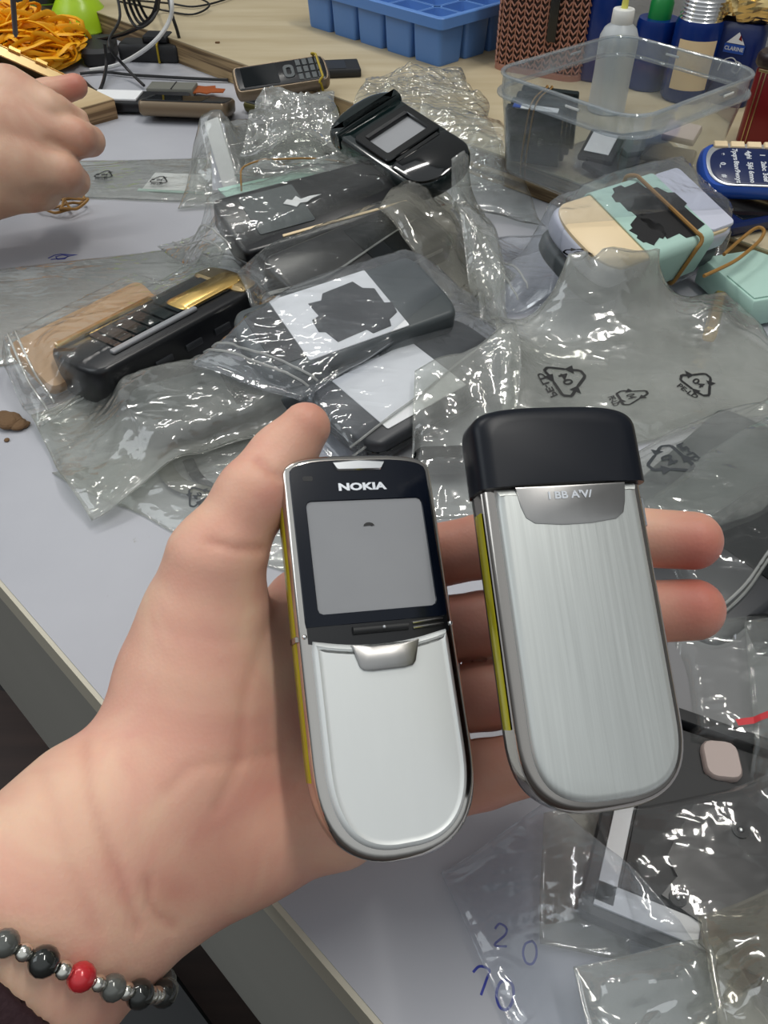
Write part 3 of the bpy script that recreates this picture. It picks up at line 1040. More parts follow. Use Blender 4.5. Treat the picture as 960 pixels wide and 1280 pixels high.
# silver lower cover
low = half_outline(.0038, -9, YS - .0030, bulge_hi=-.0024)
mk('lower_cover', slab(low, [(ZF - .0008, -.0008), (ZF + .0004, -.0006), (ZF + .0013, 0), (ZF + .0016, .0007), (ZF + .0013, .0013), (ZF + .0013, .002)]), M['satin'], p1)
gr = [(-.0098, .0030), (-.0080, -.0030), (-.0070, -.0040), (-.0045, -.0044), (.0045, -.0044), (.0070, -.0040), (.0080, -.0030), (.0098, .0030), (.004, .0022), (-.004, .0022)]
mk('thumb_grip', slab(gr, [(ZF + .0010, 0), (ZF + .0019, .0001), (ZF + .0022, .0007)], .0006, YS - .0075), M['grip'], p1)['label'] = 'darker grey metal thumb grip'
for sx in (-1, 1):
    mk('screw', ball((sx * (W1 / 2 - .0016), YS - .0010, ZF + .0001), .0007), M['chrome_lines'], p1)

# back housing
F2, L2 = held_frame((690, 507, .216), (772, 1017, .193), .24, .10, TH)
W2 = .0458
p2 = thing('phone_housing', F2, 'phone housing seen from its back, brushed steel with a black cap, on the fingertips', 'phone')
out2 = sup(W2, L2, .007, .022, 3.6, 2.8)
mk('inner_shell', slab(out2, [(0, .004), (.0015, .0012), (.004, .0003), (.0062, .0003)]), M['black'], p2)
mk('chrome_frame', slab(out2, [(.0062, .0006), (.0066, 0), (.0100, 0), (.0116, .0003), (.0120, .0008), (.0124, .0004), (.0136, .0010), (.0142, .0022)]), M['darkchrome'], p2)
fine2 = sup(W2, L2, .007, .022, 3.6, 2.8, 14, 40)
mk('side_reflection', flank(fine2, .0060, .0112, .00028, -L2 / 2 + .018, L2 / 2 - .026), M['yellow'], p2)['label'] = 'yellow-green reflection painted along the side'  # same painted yellow-green reflection on the second housing
YC = L2 / 2 - .0225
o2s = sup(W2 + .0016, L2, .0085, .022, 3.4, 2.8, 20, 30)
cap = [p for p in o2s if p[1] > YC]
rt = sorted([p for p in cap if p[0] > 0], key=lambda p: math.atan2(p[1] - YC, p[0]))
lf = sorted([p for p in cap if p[0] <= 0], key=lambda p: math.atan2(p[1] - YC, p[0]))
xe = W2 / 2 + .0008
capo = [(-xe + 2 * xe * k / 10, YC + .0006 * (1 - (k / 5 - 1) ** 2)) for k in range(11)] + rt + lf
mk('antenna_cap', slab_s(capo, [(.0005, .004), (.003, .0008), (.006, 0), (.0132, 0), (.0152, .0008), (.0162, .0022), (.01665, .0045)], 0, YC, W2 / 2), M['capblack'], p2)['label'] = 'satin black end cap'
o3 = inset(sup(W2, L2, .007, .022, 3.6, 2.8, 20, 30), .0030)
cov = [p for p in o3 if p[1] < YC - .0003]
cr = sorted([p for p in cov if p[0] > 0], key=lambda p: math.atan2(p[1] - (YC - .02), p[0]))
cl = [p for p in cov if p[0] <= 0]
cl = sorted(cl, key=lambda p: math.atan2(p[1] - (YC - .02), -p[0]), reverse=True)
xx = W2 / 2 - .0030
covo = cr + [(xx - 2 * xx * k / 8, YC - .0002) for k in range(9)] + cl
mk('back_cover', slab(covo, [(.0130, 0), (.0150, .0002), (.0158, .0010), (.0161, .0022)]), M['steel'], p2)
gp = [(-.0155, .0052), (-.0148, .0000), (-.0138, -.0030), (-.0115, -.0046), (-.004, -.0054), (.004, -.0054), (.0115, -.0046), (.0138, -.0030), (.0148, .0000), (.0155, .0052)]
mk('cover_grip', slab(gp, [(.0160, 0), (.0163, .0001), (.01645, .0006)], .0008, YC - .0054), M['grip'], p2)['label'] = 'grey grip plate under the cap'
mk('cover_lettering', xf(text("I BB A'V/", .0027, .00004, .00008, 1.25), Matrix.Translation((.0000, YC - .0030, .0166))), M['whitetext'], p2, False)
mk('side_button', box(W2 / 2 + .0004, YC - .0075, .0100, .0013, .0085, .0035, .0006), M['chrome_lines'], p2)

# ================================================================ HANDS
def P3(px, py, d): return np.array(C(px, py, d))
def chain(X, pts, k=None):
    f = None
    for (a, b) in zip(pts[:-1], pts[1:]):
        g = seg_sdf(X, P3(*a[:3]), P3(*b[:3]), a[3] / 1000, b[3] / 1000)
        f = g if f is None else (np.minimum(f, g) if k is None else smin(f, g, k))
    return f

ARM_A = [(200, 985, .226, 22), (120, 1030, .218, 21), (40, 1110, .208, 21), (-60, 1200, .200, 22), (-260, 1380, .19, 25)]
ARM_B = [(255, 1065, .232, 18), (170, 1115, .222, 18), (90, 1180, .213, 19), (10, 1265, .206, 21), (-180, 1450, .195, 24)]
FING = [
    [(430, 735, .262, 11.5), (520, 700, .262, 10.6), (602, 683, .258, 10.2), (740, 668, .247, 9.4), (866, 676, .241, 8.8)],
    [(440, 815, .260, 11.5), (525, 790, .259, 11), (605, 780, .256, 10.4), (740, 768, .246, 9.8), (867, 762, .240, 9.2)],
    [(440, 895, .256, 11.5), (530, 880, .255, 11), (610, 870, .251, 10.4), (720, 858, .241, 9.2), (790, 850, .236, 8.6)],
    [(450, 985, .248, 12), (530, 985, .246, 11.5), (602, 968, .243, 10.2), (700, 945, .236, 8.8), (765, 925, .231, 7.8)],
]
PALM = [
    [(250, 960, .240, 24), (380, 760, .262, 12.0), (440, 735, .262, 11.5)],
    [(250, 980, .243, 20), (380, 850, .256, 15), (440, 815, .260, 12)],
    [(260, 1000, .243, 20), (380, 930, .252, 15), (440, 895, .256, 12)],
    [(255, 1050, .238, 19), (330, 1035, .237, 17.5), (420, 1018, .241, 14.5), (480, 990, .247, 12)],
]
THUMB = [(240, 925, .236, 24), (248, 850, .236, 23), (258, 775, .234, 18), (270, 700, .229, 13.0), (318, 618, .230, 9.8), (351, 573, .236, 8.6), (382, 534, .236, 7.4)]
CREASE = [   # px, py polylines, depth mm, width px
    ([(107, 930), (114, 1004), (130, 1045), (149, 1090), (172, 1160)], .7, 7),
    ([(52, 965), (70, 1020), (83, 1070), (122, 1160)], .35, 9),
    ([(184, 1100), (186, 1128), (198, 1146), (216, 1158)], .7, 6),
    ([(262, 677), (295, 686), (326, 686)], .8, 6),
    ([(322, 576), (336, 588), (350, 596)], .9, 5),
    ([(372, 715), (330, 790), (305, 870), (300, 950), (270, 1010)], .35, 8),
    ([(210, 990), (235, 960), (300, 950), (350, 940)], .35, 9),
]
def to_px(X):
    m = np.array(CAMM.inverted())
    c_ = X @ m[:3, :3].T + m[:3, 3]
    d = -c_[..., 2]
    d = np.where(d < .05, .05, d)
    return 480 + c_[..., 0] / d * FPX, 640 - c_[..., 1] / d * FPX, d
def pl_dist(px, py, pts):
    best = np.full(px.shape, 1e9)
    for (x0, y0), (x1, y1) in zip(pts[:-1], pts[1:]):
        dx, dy = x1 - x0, y1 - y0; L = dx * dx + dy * dy
        t = np.clip(((px - x0) * dx + (py - y0) * dy) / L, 0, 1)
        best = np.minimum(best, np.hypot(px - x0 - t * dx, py - y0 - t * dy))
    return best
def arm_field(X):
    return smin(chain(X, ARM_A, .012), chain(X, ARM_B, .012), .022)
def palm_field(X):
    f = arm_field(X)
    for ch_ in PALM: f = smin(f, chain(X, ch_, .006), .014)
    f = smin(f, chain(X, THUMB, .006), .012)
    fg = None
    for ch_ in FING:
        g = chain(X, ch_, .002)
        fg = g if fg is None else np.minimum(fg, g)
    f = smin(f, fg, .005)
    px, py, d = to_px(X)
    for pts, amp, wd in CREASE:
        dd = pl_dist(px, py, pts)
        f = f + amp / 1000 * np.exp(-(dd / wd) ** 2)
    return f
def palm_flush_shade(V):
    px, py, d = to_px(V)
    f = np.zeros(len(V))
    def blob(x, y, r, a): return a * np.exp(-(((px - x) ** 2 + (py - y) ** 2) / (r * r)))
    f += blob(875, 680, 60, .75) + blob(875, 765, 60, .75) + blob(392, 520, 42, .55) + blob(330, 620, 50, .2)
    f += blob(360, 1020, 110, .42) + blob(280, 1090, 60, .3) + blob(210, 1120, 30, .35) + blob(250, 640, 90, .12)
    f += np.where((px > 540) & (px < 700), .55, 0)  # shade on the fingers between the two phones, put into the skin colour
    for pts, amp, wd in CREASE: f += min(.4, amp * .3) * np.exp(-(pl_dist(px, py, pts) / wd) ** 2)
    return np.clip(f, 0, 1)
pp = [P3(*q[:3]) for ch_ in FING + PALM + [THUMB, ARM_A[:4], ARM_B[:4]] for q in ch_]
lo = np.min(pp, 0) - .028; hi = np.max(pp, 0) + .028
hand = body('person', palm_field, lo, hi, .00125, M['skin'], None, palm_flush_shade)
tag(hand, "person's open left hand, palm up, holding two phone housings, forearm at lower left", 'person')

# sleeve: a shell around the forearm just beyond the bracelet
def surf_hit(px, py, off=0.0):
    o, d = ray(px, py); o = np.array(o); d = np.array(d); n = np.linalg.norm(d)
    t = .10
    for _ in range(200):
        v = float(arm_field((o + d * t)[None])[0]) - off
        if v < 1e-5: break
        t += v / n * .8
    return o + d * t
cuffp = surf_hit(30, 1250)
ax0 = P3(-10, 1215, .205); ax1 = P3(-230, 1420, .19)
axd = (ax1 - ax0) / np.linalg.norm(ax1 - ax0)
def sleeve_field(X):
    f = smin(chain(X, ARM_A[2:], .012), chain(X, ARM_B[2:], .012), .022)
    outer = f - .0042; inner = f - .0012
    pl = -((X - cuffp) @ axd)
    return np.maximum(np.maximum(outer, -inner), pl)
sp = [P3(*q[:3]) for q in ARM_A[3:] + ARM_B[3:]]
sl = body('sleeve_cuff', sleeve_field, np.min(sp + [cuffp], 0) - .035, np.max(sp + [cuffp], 0) + .035, .0014, M['sleeve'])
sl.parent = hand; sl['label'] = 'dark maroon sleeve cuff at the wrist end of the forearm'

def surf_hit(px, py, off=0.0):
    o, d = ray(px, py); o = np.array(o); d = np.array(d) ; n = np.linalg.norm(d)
    t = .10
    for _ in range(200):
        X = (o + d * t)[None]
        v = float(arm_field(X)[0]) - off
        if v < 1e-5: break
        t += v / n * .8
    return o + d * t

# bracelet ring lying in a plane around the wrist
A_, B_, C_ = surf_hit(0, 1170), surf_hit(140, 1228), P3(76, 1162, .215)
nrm = np.cross(B_ - A_, C_ - A_); nrm /= np.linalg.norm(nrm)
u_ = (A_ + B_) / 2 - C_; u_ -= nrm * (u_ @ nrm); u_ /= np.linalg.norm(u_)
v_ = np.cross(nrm, u_)
def around(ang, off):
    d = u_ * math.cos(ang) + v_ * math.sin(ang)
    t = 0.0
    while t < .08:
        if float(arm_field((C_ + d * t)[None])[0]) > off: break
        t += .0004
    return C_ + d * t
br_c = Vector(C_)
bracelet = thing('beaded_bracelet', Matrix.Translation(br_c), 'bracelet of smoky grey and silver beads with one red bead on the wrist', 'bracelet')
ringpts = [Vector(around(2 * PI * k / 90, .003)) - br_c for k in range(90)]
mk('cord', tube(ringpts, .0006, 6, True), M['black'], bracelet)
cum = [0]
for k in range(90): cum.append(cum[-1] + (ringpts[(k + 1) % 90] - ringpts[k]).length)
tot = cum[-1]
def ring_at(s):
    s %= tot
    for k in range(90):
        if cum[k] <= s <= cum[k + 1]:
            t = (s - cum[k]) / max(1e-9, cum[k + 1] - cum[k]); return ringpts[k].lerp(ringpts[(k + 1) % 90], t)
    return ringpts[0]
# find the ring position nearest the red bead's spot
def ppx(v):
    a, b, _ = to_px((np.array(v + br_c))[None]); return a[0], b[0]
bs = min((k * tot / 400 for k in range(400)), key=lambda s: (ppx(ring_at(s))[0] - 96) ** 2 + (ppx(ring_at(s))[1] - 1240) ** 2 + (1e6 if (ring_at(s).length < 0) else 0))
dirn = 1 if ppx(ring_at(bs + .004))[0] < ppx(ring_at(bs))[0] else -1
kinds = [('beadred', .0034), ('beadsilver', .0022), ('beaddark', .0036), ('beadsilver', .0021), ('beadgrey', .0032), ('beadsilver', .002), ('beadgrey', .0031), ('beaddark', .0036), ('beadsilver', .0022)]
need = 0; cnt_ = 0; rl = []
while True:
    rr = kinds[0][1] if cnt_ == 0 else kinds[1 + (cnt_ - 1) % 8][1]
    if (need + 2 * rr) * .86 > tot and cnt_ % 2 == 0: break
    need += 2 * rr; cnt_ += 1
fac = tot / need
sacc = 0; i = 0; prev_r = None
while i < cnt_:
    kname, rr = kinds[0] if i == 0 else kinds[1 + (i - 1) % 8]
    if prev_r is not None: sacc += (prev_r + rr) * fac
    p = ring_at(bs + dirn * sacc)
    o = mk('bead', ball(tuple(p), rr), M[kname], bracelet)
    if kname == 'beadred': o['label'] = 'red bead'
    prev_r = rr; i += 1
p = Vector(P3(101, 1262, .1925)) - br_c
mk('charm', join(ball(tuple(p), .0013), ball(tuple(p + Vector((0.0003, -.0012, -.0022))), .001)), M['foil'], bracelet)

# the other hand, top left, back of the hand towards us
H2 = [
    [(-190, 190, .52, 34), (-60, 175, .53, 34), (10, 160, .535, 28)],
    [(-190, 240, .52, 32), (-40, 215, .53, 30), (30, 205, .535, 22)],
]
H2F = [
    [(10, 120, .53, 19), (62, 140, .530, 13), (96, 152, .545, 9)],
    [(20, 160, .53, 22), (95, 172, .535, 12.5), (112, 176, .548, 9.5), (85, 190, .57, 9)],
    [(20, 210, .53, 20), (78, 215, .535, 13), (92, 226, .548, 10), (60, 232, .57, 9)],
    [(-10, 235, .53, 16), (40, 240, .54, 12), (55, 243, .55, 9.5), (30, 240, .57, 9)],
]
H2T = [(10, 130, .56, 13), (60, 118, .568, 10), (94, 108, .572, 8.6)]
CR2 = [([(62, 175), (85, 185), (110, 205)], 1.2, 6), ([(70, 118), (80, 135), (110, 150)], 1.0, 5), ([(45, 235), (75, 238)], .8, 5)]
def hand2_field(X):
    f = smin(chain(X, H2[0], .01), chain(X, H2[1], .01), .02)
    g = None
    for ch_ in H2F:
        c_ = chain(X, ch_, .004); g = c_ if g is None else smin(g, c_, .0025)
    f = smin(f, g, .012)
    f = smin(f, chain(X, H2T, .004), .003)
    px, py, d = to_px(X)
    for pts, amp, wd in CR2:
        f = f + amp / 1000 * np.exp(-(pl_dist(px, py, pts) / wd) ** 2)
    return f
def hand2_flush(V):
    px, py, d = to_px(V)
    f = .9 * np.exp(-((px - 95) ** 2 + (py - 106) ** 2) / 22 ** 2) * (d > .555)
    f += .35 * np.exp(-((px - 112) ** 2 + (py - 178) ** 2) / 22 ** 2) + .3 * np.exp(-((px - 92) ** 2 + (py - 225) ** 2) / 20 ** 2)
    return np.clip(f, 0, 1)
hp = [P3(*q[:3]) for ch_ in H2 + H2F + [H2T] for q in ch_]
hand2 = body('person', hand2_field, np.min(hp, 0) - .038, np.max(hp, 0) + .038, .0018, M['skin2'], None, hand2_flush)
tag(hand2, "person's fist at top left gripping a gold phone frame, seen from the knuckles", 'person')

# ================================================================ BACK OF THE BENCH
def lay(p_top, p_bot, z, roll=0, pitch=0, thick=0.0):
    """frame of a thing lying flat: its y axis runs from p_bot to p_top, z = height of its underside, seen top face at z+thick"""
    a = at(p_top[0], p_top[1], z + thick); b = at(p_bot[0], p_bot[1], z + thick)
    y = (a - b); L = y.length; y.normalize()
    c = (a + b) / 2
    m = Matrix.Translation((c.x, c.y, z)) @ Matrix.Rotation(math.atan2(-y.x, y.y), 4, 'Z') @ Matrix.Rotation(R(roll), 4, 'Y') @ Matrix.Rotation(R(pitch), 4, 'X')
    return m, L

# ---- blue compartment tray
fl = at(382, 33, BZ); fr = at(549, 86, BZ)
tl = (fr - fl).length
tray = thing('compartment_tray', frame(fl, fr - fl), 'sky blue plastic compartment tray on the plywood board', 'tray')
TD, THh = .115, .046
ncx, ncy = 5, 3
cwx = tl / ncx; cwy = TD / ncy
mk('rim', rim(rrect(tl + .012, TD + .012, .006, 4), rrect(tl - .001, TD - .001, .004, 4), THh - .010, THh, .0008, tl / 2, TD / 2), M['blue'], tray)
def cup(wx, wy, h):
    o = rrect(wx, wy, .006, 4); n = len(o)
    V = []; F = []
    rows = [(inset(o, .0035), 0), (inset(o, .0025), .003), (o, h), (inset(o, .0016), h), (inset(o, .0045), .004), (inset(o, .006), .0022)]
    for oo, z in rows:
        for x, y in oo: V.append((x, y, z))
    for k in range(5):
        for i in range(n):
            j = (i + 1) % n
            F.append((k * n + i, k * n + j, (k + 1) * n + j, (k + 1) * n + i))
    F.append(tuple(range(n - 1, -1, -1))); F.append(tuple(5 * n + i for i in range(n)))
    return V, F
cup_m = None
for i in range(ncx):
    for j in range(ncy):
        if cup_m is None:
            o = mk('compartment', cup(cwx - .001, cwy - .001, THh - .004), M['blue'], tray); cup_m = o
        else:
            o = cup_m.copy(); COL.objects.link(o); o.parent = tray
        o.location = (cwx * (i + .5), cwy * (j + .5), 0)

# ---- woven basket
bl = at(613, 86, BZ)
bdir = (at(735, 92, BZ) - bl); bdir.z = 0; bdir.normalize()
bdir = Vector((.86, -.5, 0)).normalized()
BW, BD, BH = .092, .075, .125
bm = frame(bl, bdir)
basket = thing('woven_basket', bm, 'brown woven-look plastic basket standing beside the blue tray', 'basket')
ob = rrect(BW, BD, .014, 6)
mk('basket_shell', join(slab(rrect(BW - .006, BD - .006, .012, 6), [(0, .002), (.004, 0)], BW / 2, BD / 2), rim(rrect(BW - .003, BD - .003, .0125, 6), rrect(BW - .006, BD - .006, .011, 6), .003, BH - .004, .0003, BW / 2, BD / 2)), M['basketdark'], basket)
mk('basket_rim', rim(rrect(BW + .004, BD + .004, .016, 6), rrect(BW - .004, BD - .004, .012, 6), BH - .008, BH, .001, BW / 2, BD / 2), M['basket'], basket)
mk('basket_foot', rim(rrect(BW + .001, BD + .001, .015, 6), rrect(BW - .005, BD - .005, .012, 6), 0, .006, .001, BW / 2, BD / 2), M['basket'], basket)
# weave: V shaped stitches round the outside
per = rrect(BW, BD, .014, 10)
pl_ = [Vector((x + BW / 2, y + BD / 2, 0)) for x, y in per]
cl_ = [0]
for k in range(len(pl_)): cl_.append(cl_[-1] + (pl_[(k + 1) % len(pl_)] - pl_[k]).length)
def per_at(s):
    s %= cl_[-1]
    for k in range(len(pl_)):
        if cl_[k] <= s <= cl_[k + 1]:
            return pl_[k].lerp(pl_[(k + 1) % len(pl_)], (s - cl_[k]) / max(1e-9, cl_[k + 1] - cl_[k]))
    return pl_[0]
wv = []
ncol = 40; stp = cl_[-1] / ncol
for c_ in range(ncol):
    s0 = c_ * stp
    wv.append(tube([per_at(s0) + Vector((0, 0, z)) for z in (.005, BH / 2, BH - .007)], .0008, 5))
    for r_ in range(20):
        z0 = .007 + r_ * .0056
        a = per_at(s0 + .0006) ; b = per_at(s0 + stp * .5); c = per_at(s0 + stp - .0006)
        wv.append(tube([a + Vector((0, 0, z0 + .0038)), b + Vector((0, 0, z0)), c + Vector((0, 0, z0 + .0038))], .0010, 4))
mk('weave', join(*wv), M['basket'], basket)
mk('strap', box(BW * .66, -.0020, BH * .62, .009, .0016, BH * .72, .0004), M['black'], basket)['label'] = 'black strap down the basket front'
# steel strip leaning on the basket
sb = at(646, 90, BZ)
ss = thing('steel_strip', Matrix.Translation((sb.x, sb.y, BZ)) @ Matrix.Rotation(math.atan2(bdir.y, bdir.x), 4, 'Z') @ Matrix.Rotation(R(-5), 4, 'X'), 'narrow steel strip with a row of holes leaning against the woven basket', 'strip')
mk('strip_blade', box(0, 0, .07, .006, .0012, .14, .0003), M['silver'], ss)
for k in range(4):
    mk('hole', xf(lathe([(.0010, -.0002), (.0010, .0002)], 12), Matrix.Translation((0, -.0007, .095 + .008 * k)) @ Matrix.Rotation(R(90), 4, 'X')), M['printblack'], ss)

# ---- clear food tub
a1 = Vector((math.cos(R(40)), math.sin(R(40)), 0))
TC = Vector((.1765, .636, BZ))
TX, TY, THt = .150, .130, .072
tub = thing('food_tub', frame(TC, a1), 'clear rectangular plastic tub holding black batteries, on the board', 'tub')
o = rrect(TX, TY, .022, 8); n_ = len(o)
V = []; F = []
rows = [(inset(o, .016), .001), (inset(o, .012), .0), (inset(o, .0095), .003), (inset(o, .001), THt - .014), (inset(o, .0018), THt - .014), (inset(o, .0103), .0036), (inset(o, .013), .0012), (inset(o, .017), .0016)]
for oo, z in rows:
    for x, y in oo: V.append((x, y, z))
for k in range(len(rows) - 1):
    for i in range(n_):
        j = (i + 1) % n_
        F.append((k * n_ + i, k * n_ + j, (k + 1) * n_ + j, (k + 1) * n_ + i))
F.append(tuple(range(n_ - 1, -1, -1))); F.append(tuple((len(rows) - 1) * n_ + i for i in range(n_)))
mk('tub_wall', (V, F), M['tub'], tub)
mk('tub_rim', join(rim(inset(o, -.0030), inset(o, .0010), THt - .0145, THt - .0125, .0006), rim(inset(o, .0002), inset(o, .0014), THt - .0125, THt, .0004), rim(inset(o, -.0016), inset(o, .0014), THt - .0012, THt + .0004, .0005)), M['tubrim'], tub)
for (sx, sy, ang) in ((.15, .5, 0), (.2, -.5, 0), (.5, .1, 90), (-.5, -.1, 90)):
    mk('clip_slot', xf(box(0, 0, 0, .012, .0010, .0016, .0003), Matrix.Translation((sx * TX, sy * TY * 1.02, THt - .006)) @ Matrix.Rotation(R(ang), 4, 'Z')), M['bottlecap'], tub)

# batteries in the tub: four, standing, held by two rubber bands
def tub_pt(px, py, z): return at(px, py, z)
bat0 = tub_pt(618, 208, BZ + .003)
bx = Vector((.93, -.36, 0)).normalized()
bz_ = Vector((0, 0, 1))
def battery(off, lift, label, first=False):
    by = Vector((.36, .93, 0)).normalized()
    p = bat0 + bx * (.026 + off * .35) + by * (.016 + off); p.z = BZ + .004 + off * .45
    m = frame(p, bx, bz_) @ Matrix.Rotation(R(20), 4, 'X')
    t = thing('battery', m, label, 'battery', 'phone batteries in the tub')
    mk('case', box(0, 0, .024, .043, .0052, .048, .0012), M['greenblack'], t)
    if first:
        mk('top_label', box(.002, 0, .0484, .032, .0048, .0008, .0003), M['white'], t)['label'] = 'white label along the top edge'
        mk('blue_stripe', box(-.013, 0, .0488, .006, .0049, .0008, .0003), M['phoneblue'], t)['label'] = 'blue stripe on the top label'
        mk('fine_print', xf(text('3.7V', .004, .00005), Matrix.Translation((.006, -.00265, .022)) @ Matrix.Rotation(R(90), 4, 'X') @ Matrix.Rotation(R(90), 4, 'Z')), M['grey'], t)
    for k in range(3):
        mk('contact', box(.0216, -.0, .040 - k * .0045, .0004, .0012, .0016, .0001), M['gold'], t)
    return t
bts = [battery(0, 0, 'black battery with a white and blue top edge, frontmost of the bundle in the tub', True),
       battery(.0062, 0, 'black battery second from the front of the bundle in the tub'),
       battery(.0124, 0, 'black battery third from the front of the bundle in the tub'),
       battery(.0186, 0, 'black battery at the back of the bundle in the tub')]
by = Vector((.36, .93, 0)).normalized()
for k in (0, 1):
    m = bts[0].matrix_world.copy()
    lx = -.006 + k * .0035
    q = [(lx - .002, -.0030, -.001), (lx, -.0030, .024), (lx + .003, -.0030, .0490), (lx + .0045, .010, .0505), (lx + .010, .0215, .0500), (lx + .008, .0235, .046), (lx + .004, .0235, .01), (lx, .020, -.0015), (lx - .001, .008, -.0022)]
    mk('rubber_band', xf(tube(spline(q, 5, True), .0006, 6, True), m), M['rubber'])
    tag(bpy.data.objects[-1] if False else COL.objects[-1], ('left' if k == 0 else 'right') + ' one of the two thin rubber bands round the batteries in the tub', 'rubber band', 'rubber bands round the batteries')
# small dark parts in the tub
def small(name, label, cat, px, py, z, m_local, mat, ang=0, tilt=0, group=None, extra=None):
    c = at(px, py, z)
    t = thing(name, Matrix.Translation(c) @ Matrix.Rotation(R(ang), 4, 'Z') @ Matrix.Rotation(R(tilt), 4, 'X'), label, cat, group)
    mk('case', m_local, mat, t)
    if extra: extra(t)
    return t
small('display_module', 'black display module with a pale grey screen leaning beside the batteries in the tub', 'display', 752, 184, BZ + .016, box(0, 0, 0, .028, .030, .005, .001), M['blackgloss'], -30, 24,
      extra=lambda t: mk('screen', box(-.001, .001, .0027, .020, .021, .0006, .0002), M['silver'], t))
small('phone_keypad_part', 'dark slate phone part lying flat at the right end of the tub', 'phone part', 800, 182, BZ + .010, box(0, 0, 0, .045, .030, .008, .002), M['slate'], 20, 8)
small('phone_shell', 'dark blue-grey phone shell under the pale block in the tub', 'phone part', 835, 196, BZ + .009, box(0, 0, 0, .040, .024, .007, .002), M['charcoal'], -25, 6)
small('plastic_block', 'pale brownish plastic block leaning on the dark shells in the tub', 'block', 852, 166, BZ + .024, box(0, 0, 0, .026, .017, .006, .001), M['pinkbrown'], -35, 25)
small('phone_cover', 'flat black cover lying at the middle of the tub floor', 'phone part', 770, 205, BZ + .006, box(0, 0, 0, .05, .026, .005, .001), M['matblack'], 35, 3)

# ---- squeeze bottle
bb = at(757, 178, BZ)
bb = Vector((.215, .778, BZ))
bo = at(752, 180, BZ)
def above(px, py, x, y):
    """height at which the column over (x, y) is seen at a pixel row"""
    o_, d_ = ray(px, py); t = (y - o_.y) / d_.y; return o_.z + d_.z * t
BOTP = at(757, 138, BZ)
BOT = thing('squeeze_bottle', Matrix.Translation(BOTP) @ Matrix.Diagonal(((above(777, 10, BOTP.x, BOTP.y) - BZ) / .1235 * 1.38, (above(777, 10, BOTP.x, BOTP.y) - BZ) / .1235 * 1.38, (above(777, 10, BOTP.x, BOTP.y) - BZ) / .1235, 1)), 'translucent squeeze bottle with a white cap standing behind the tub', 'bottle')
prof = [(.016, 0), (.0185, .002), (.0185, .006), (.0180, .05), (.0185, .085), (.0180, .092), (.0150, .101), (.0105, .106), (.0095, .108)]
mk('bottle_body', lathe(prof, 36), M['bottle'], BOT)
mk('bottle_cap', lathe([(.0100, .107), (.0102, .1075), (.0100, .122), (.0094, .123), (.003, .1235)], 32), M['bottlecap'], BOT)
mk('spout', lathe([(.0032, .1234), (.0030, .130), (.0020, .146), (.0012, .150)], 16), M['yspout'], BOT)

# ---- cans and pouches against the wall
def can(label, x, y, r, h, lid, mat='canblue', lidh=.018):
    t = thing('drink_can' if lid != 'green' else 'squat_bottle', Matrix.Translation((x, y, BZ)), label, 'can' if lid != 'green' else 'bottle')
    mk('can_body' if lid != 'green' else 'bottle_body', lathe([(r * .9, 0), (r, .003), (r, h - .004), (r * .94, h)], 36), M[mat], t)
    if lid == 'ribbed':
        pr = []
        for k in range(6):
            pr += [(r * .93, h + k * lidh / 6), (r * .86, h + (k + .5) * lidh / 6)]
        pr.append((r * .5, h + lidh))
        mk('ribbed_neck', lathe(pr, 36), M['chrome_lines'], t)
    elif lid == 'green':
        mk('bottle_cap', lathe([(r * .55, h), (r * .55, h + lidh * .7), (r * .4, h + lidh)], 28), M['green'], t)
    else:
        mk('lid', lathe([(r * .95, h), (r * .9, h + .004), (r * .3, h + .005)], 32), M['chrome_lines'], t)
    return t
def canp(px, py, ptop):
    p = at(px, py, BZ); return p.x, p.y, above(px, ptop, p.x, p.y) - BZ
x_, y_, h_ = canp(742, 96, -30)
can('dark blue can standing between the woven basket and the white-capped bottle', x_, y_, .020, h_, 'flat')
x_, y_, h_ = canp(806, 108, 22)
can('dark blue bottle with a green cap behind the white-capped squeeze bottle', x_, y_, .019, h_, 'green')
x_, y_, h_ = canp(853, 122, 22)
c3 = can('dark blue can with a silver ribbed neck, left of the blue pouch', x_, y_, .021, h_, 'ribbed')
mk('cream_label', xf(([( .0212 * math.cos(a), .0212 * math.sin(a), z) for z in (.012, .052) for a in [R(-150 + 12 * k) for k in range(9)]], [(k, k + 1, k + 10, k + 9) for k in range(8)]), Matrix.Identity(4)), M['cream'], c3)['label'] = 'cream band low on the can'
# pouch
pc = at(902, 126, BZ)
PH = above(903, 26, pc.x, pc.y) - BZ
pouch = thing('drink_pouch', frame(pc, Vector((.80, -.6, 0))), 'deep blue foil pouch with a small white-topped logo, nearest the wall corner', 'pouch')
po = []
mk('pouch_body', slab(rrect(.047, .026, .010, 6), [(0, .001), (.004, 0), (PH * .5, -.0005), (PH * .93, .001), (PH, .004)]), M['pouch'], pouch)
LM = Matrix.Translation((.002, -.0139, PH * .76)) @ Matrix.Rotation(R(90), 4, 'X')
mk('logo_peak', xf(([(-.008, .001, .0), (.008, .001, .0), (.001, .010, .0), (-.008, .001, -.0004), (.008, .001, -.0004), (.001, .010, -.0004)], [(0, 1, 2), (5, 4, 3), (0, 3, 4, 1), (1, 4, 5, 2), (2, 5, 3, 0)]), LM), M['white'], pouch)
mk('logo_band', xf(polyline([(-.009, -.003), (.009, -.003)], .007, .0002), LM), M['phoneblue'], pouch)
mk('logo_peak_red', xf(([(.002, .0045, .0003), (.0055, .0035, .0003), (.003, .0085, .0003)], [(0, 1, 2)]), LM), M['red'], pouch)
mk('logo_lettering', xf(text('CLARINE', .0042, .00006, .0001), LM @ Matrix.Translation((0, -.003, .0004))), M['whitetext'], pouch, False)
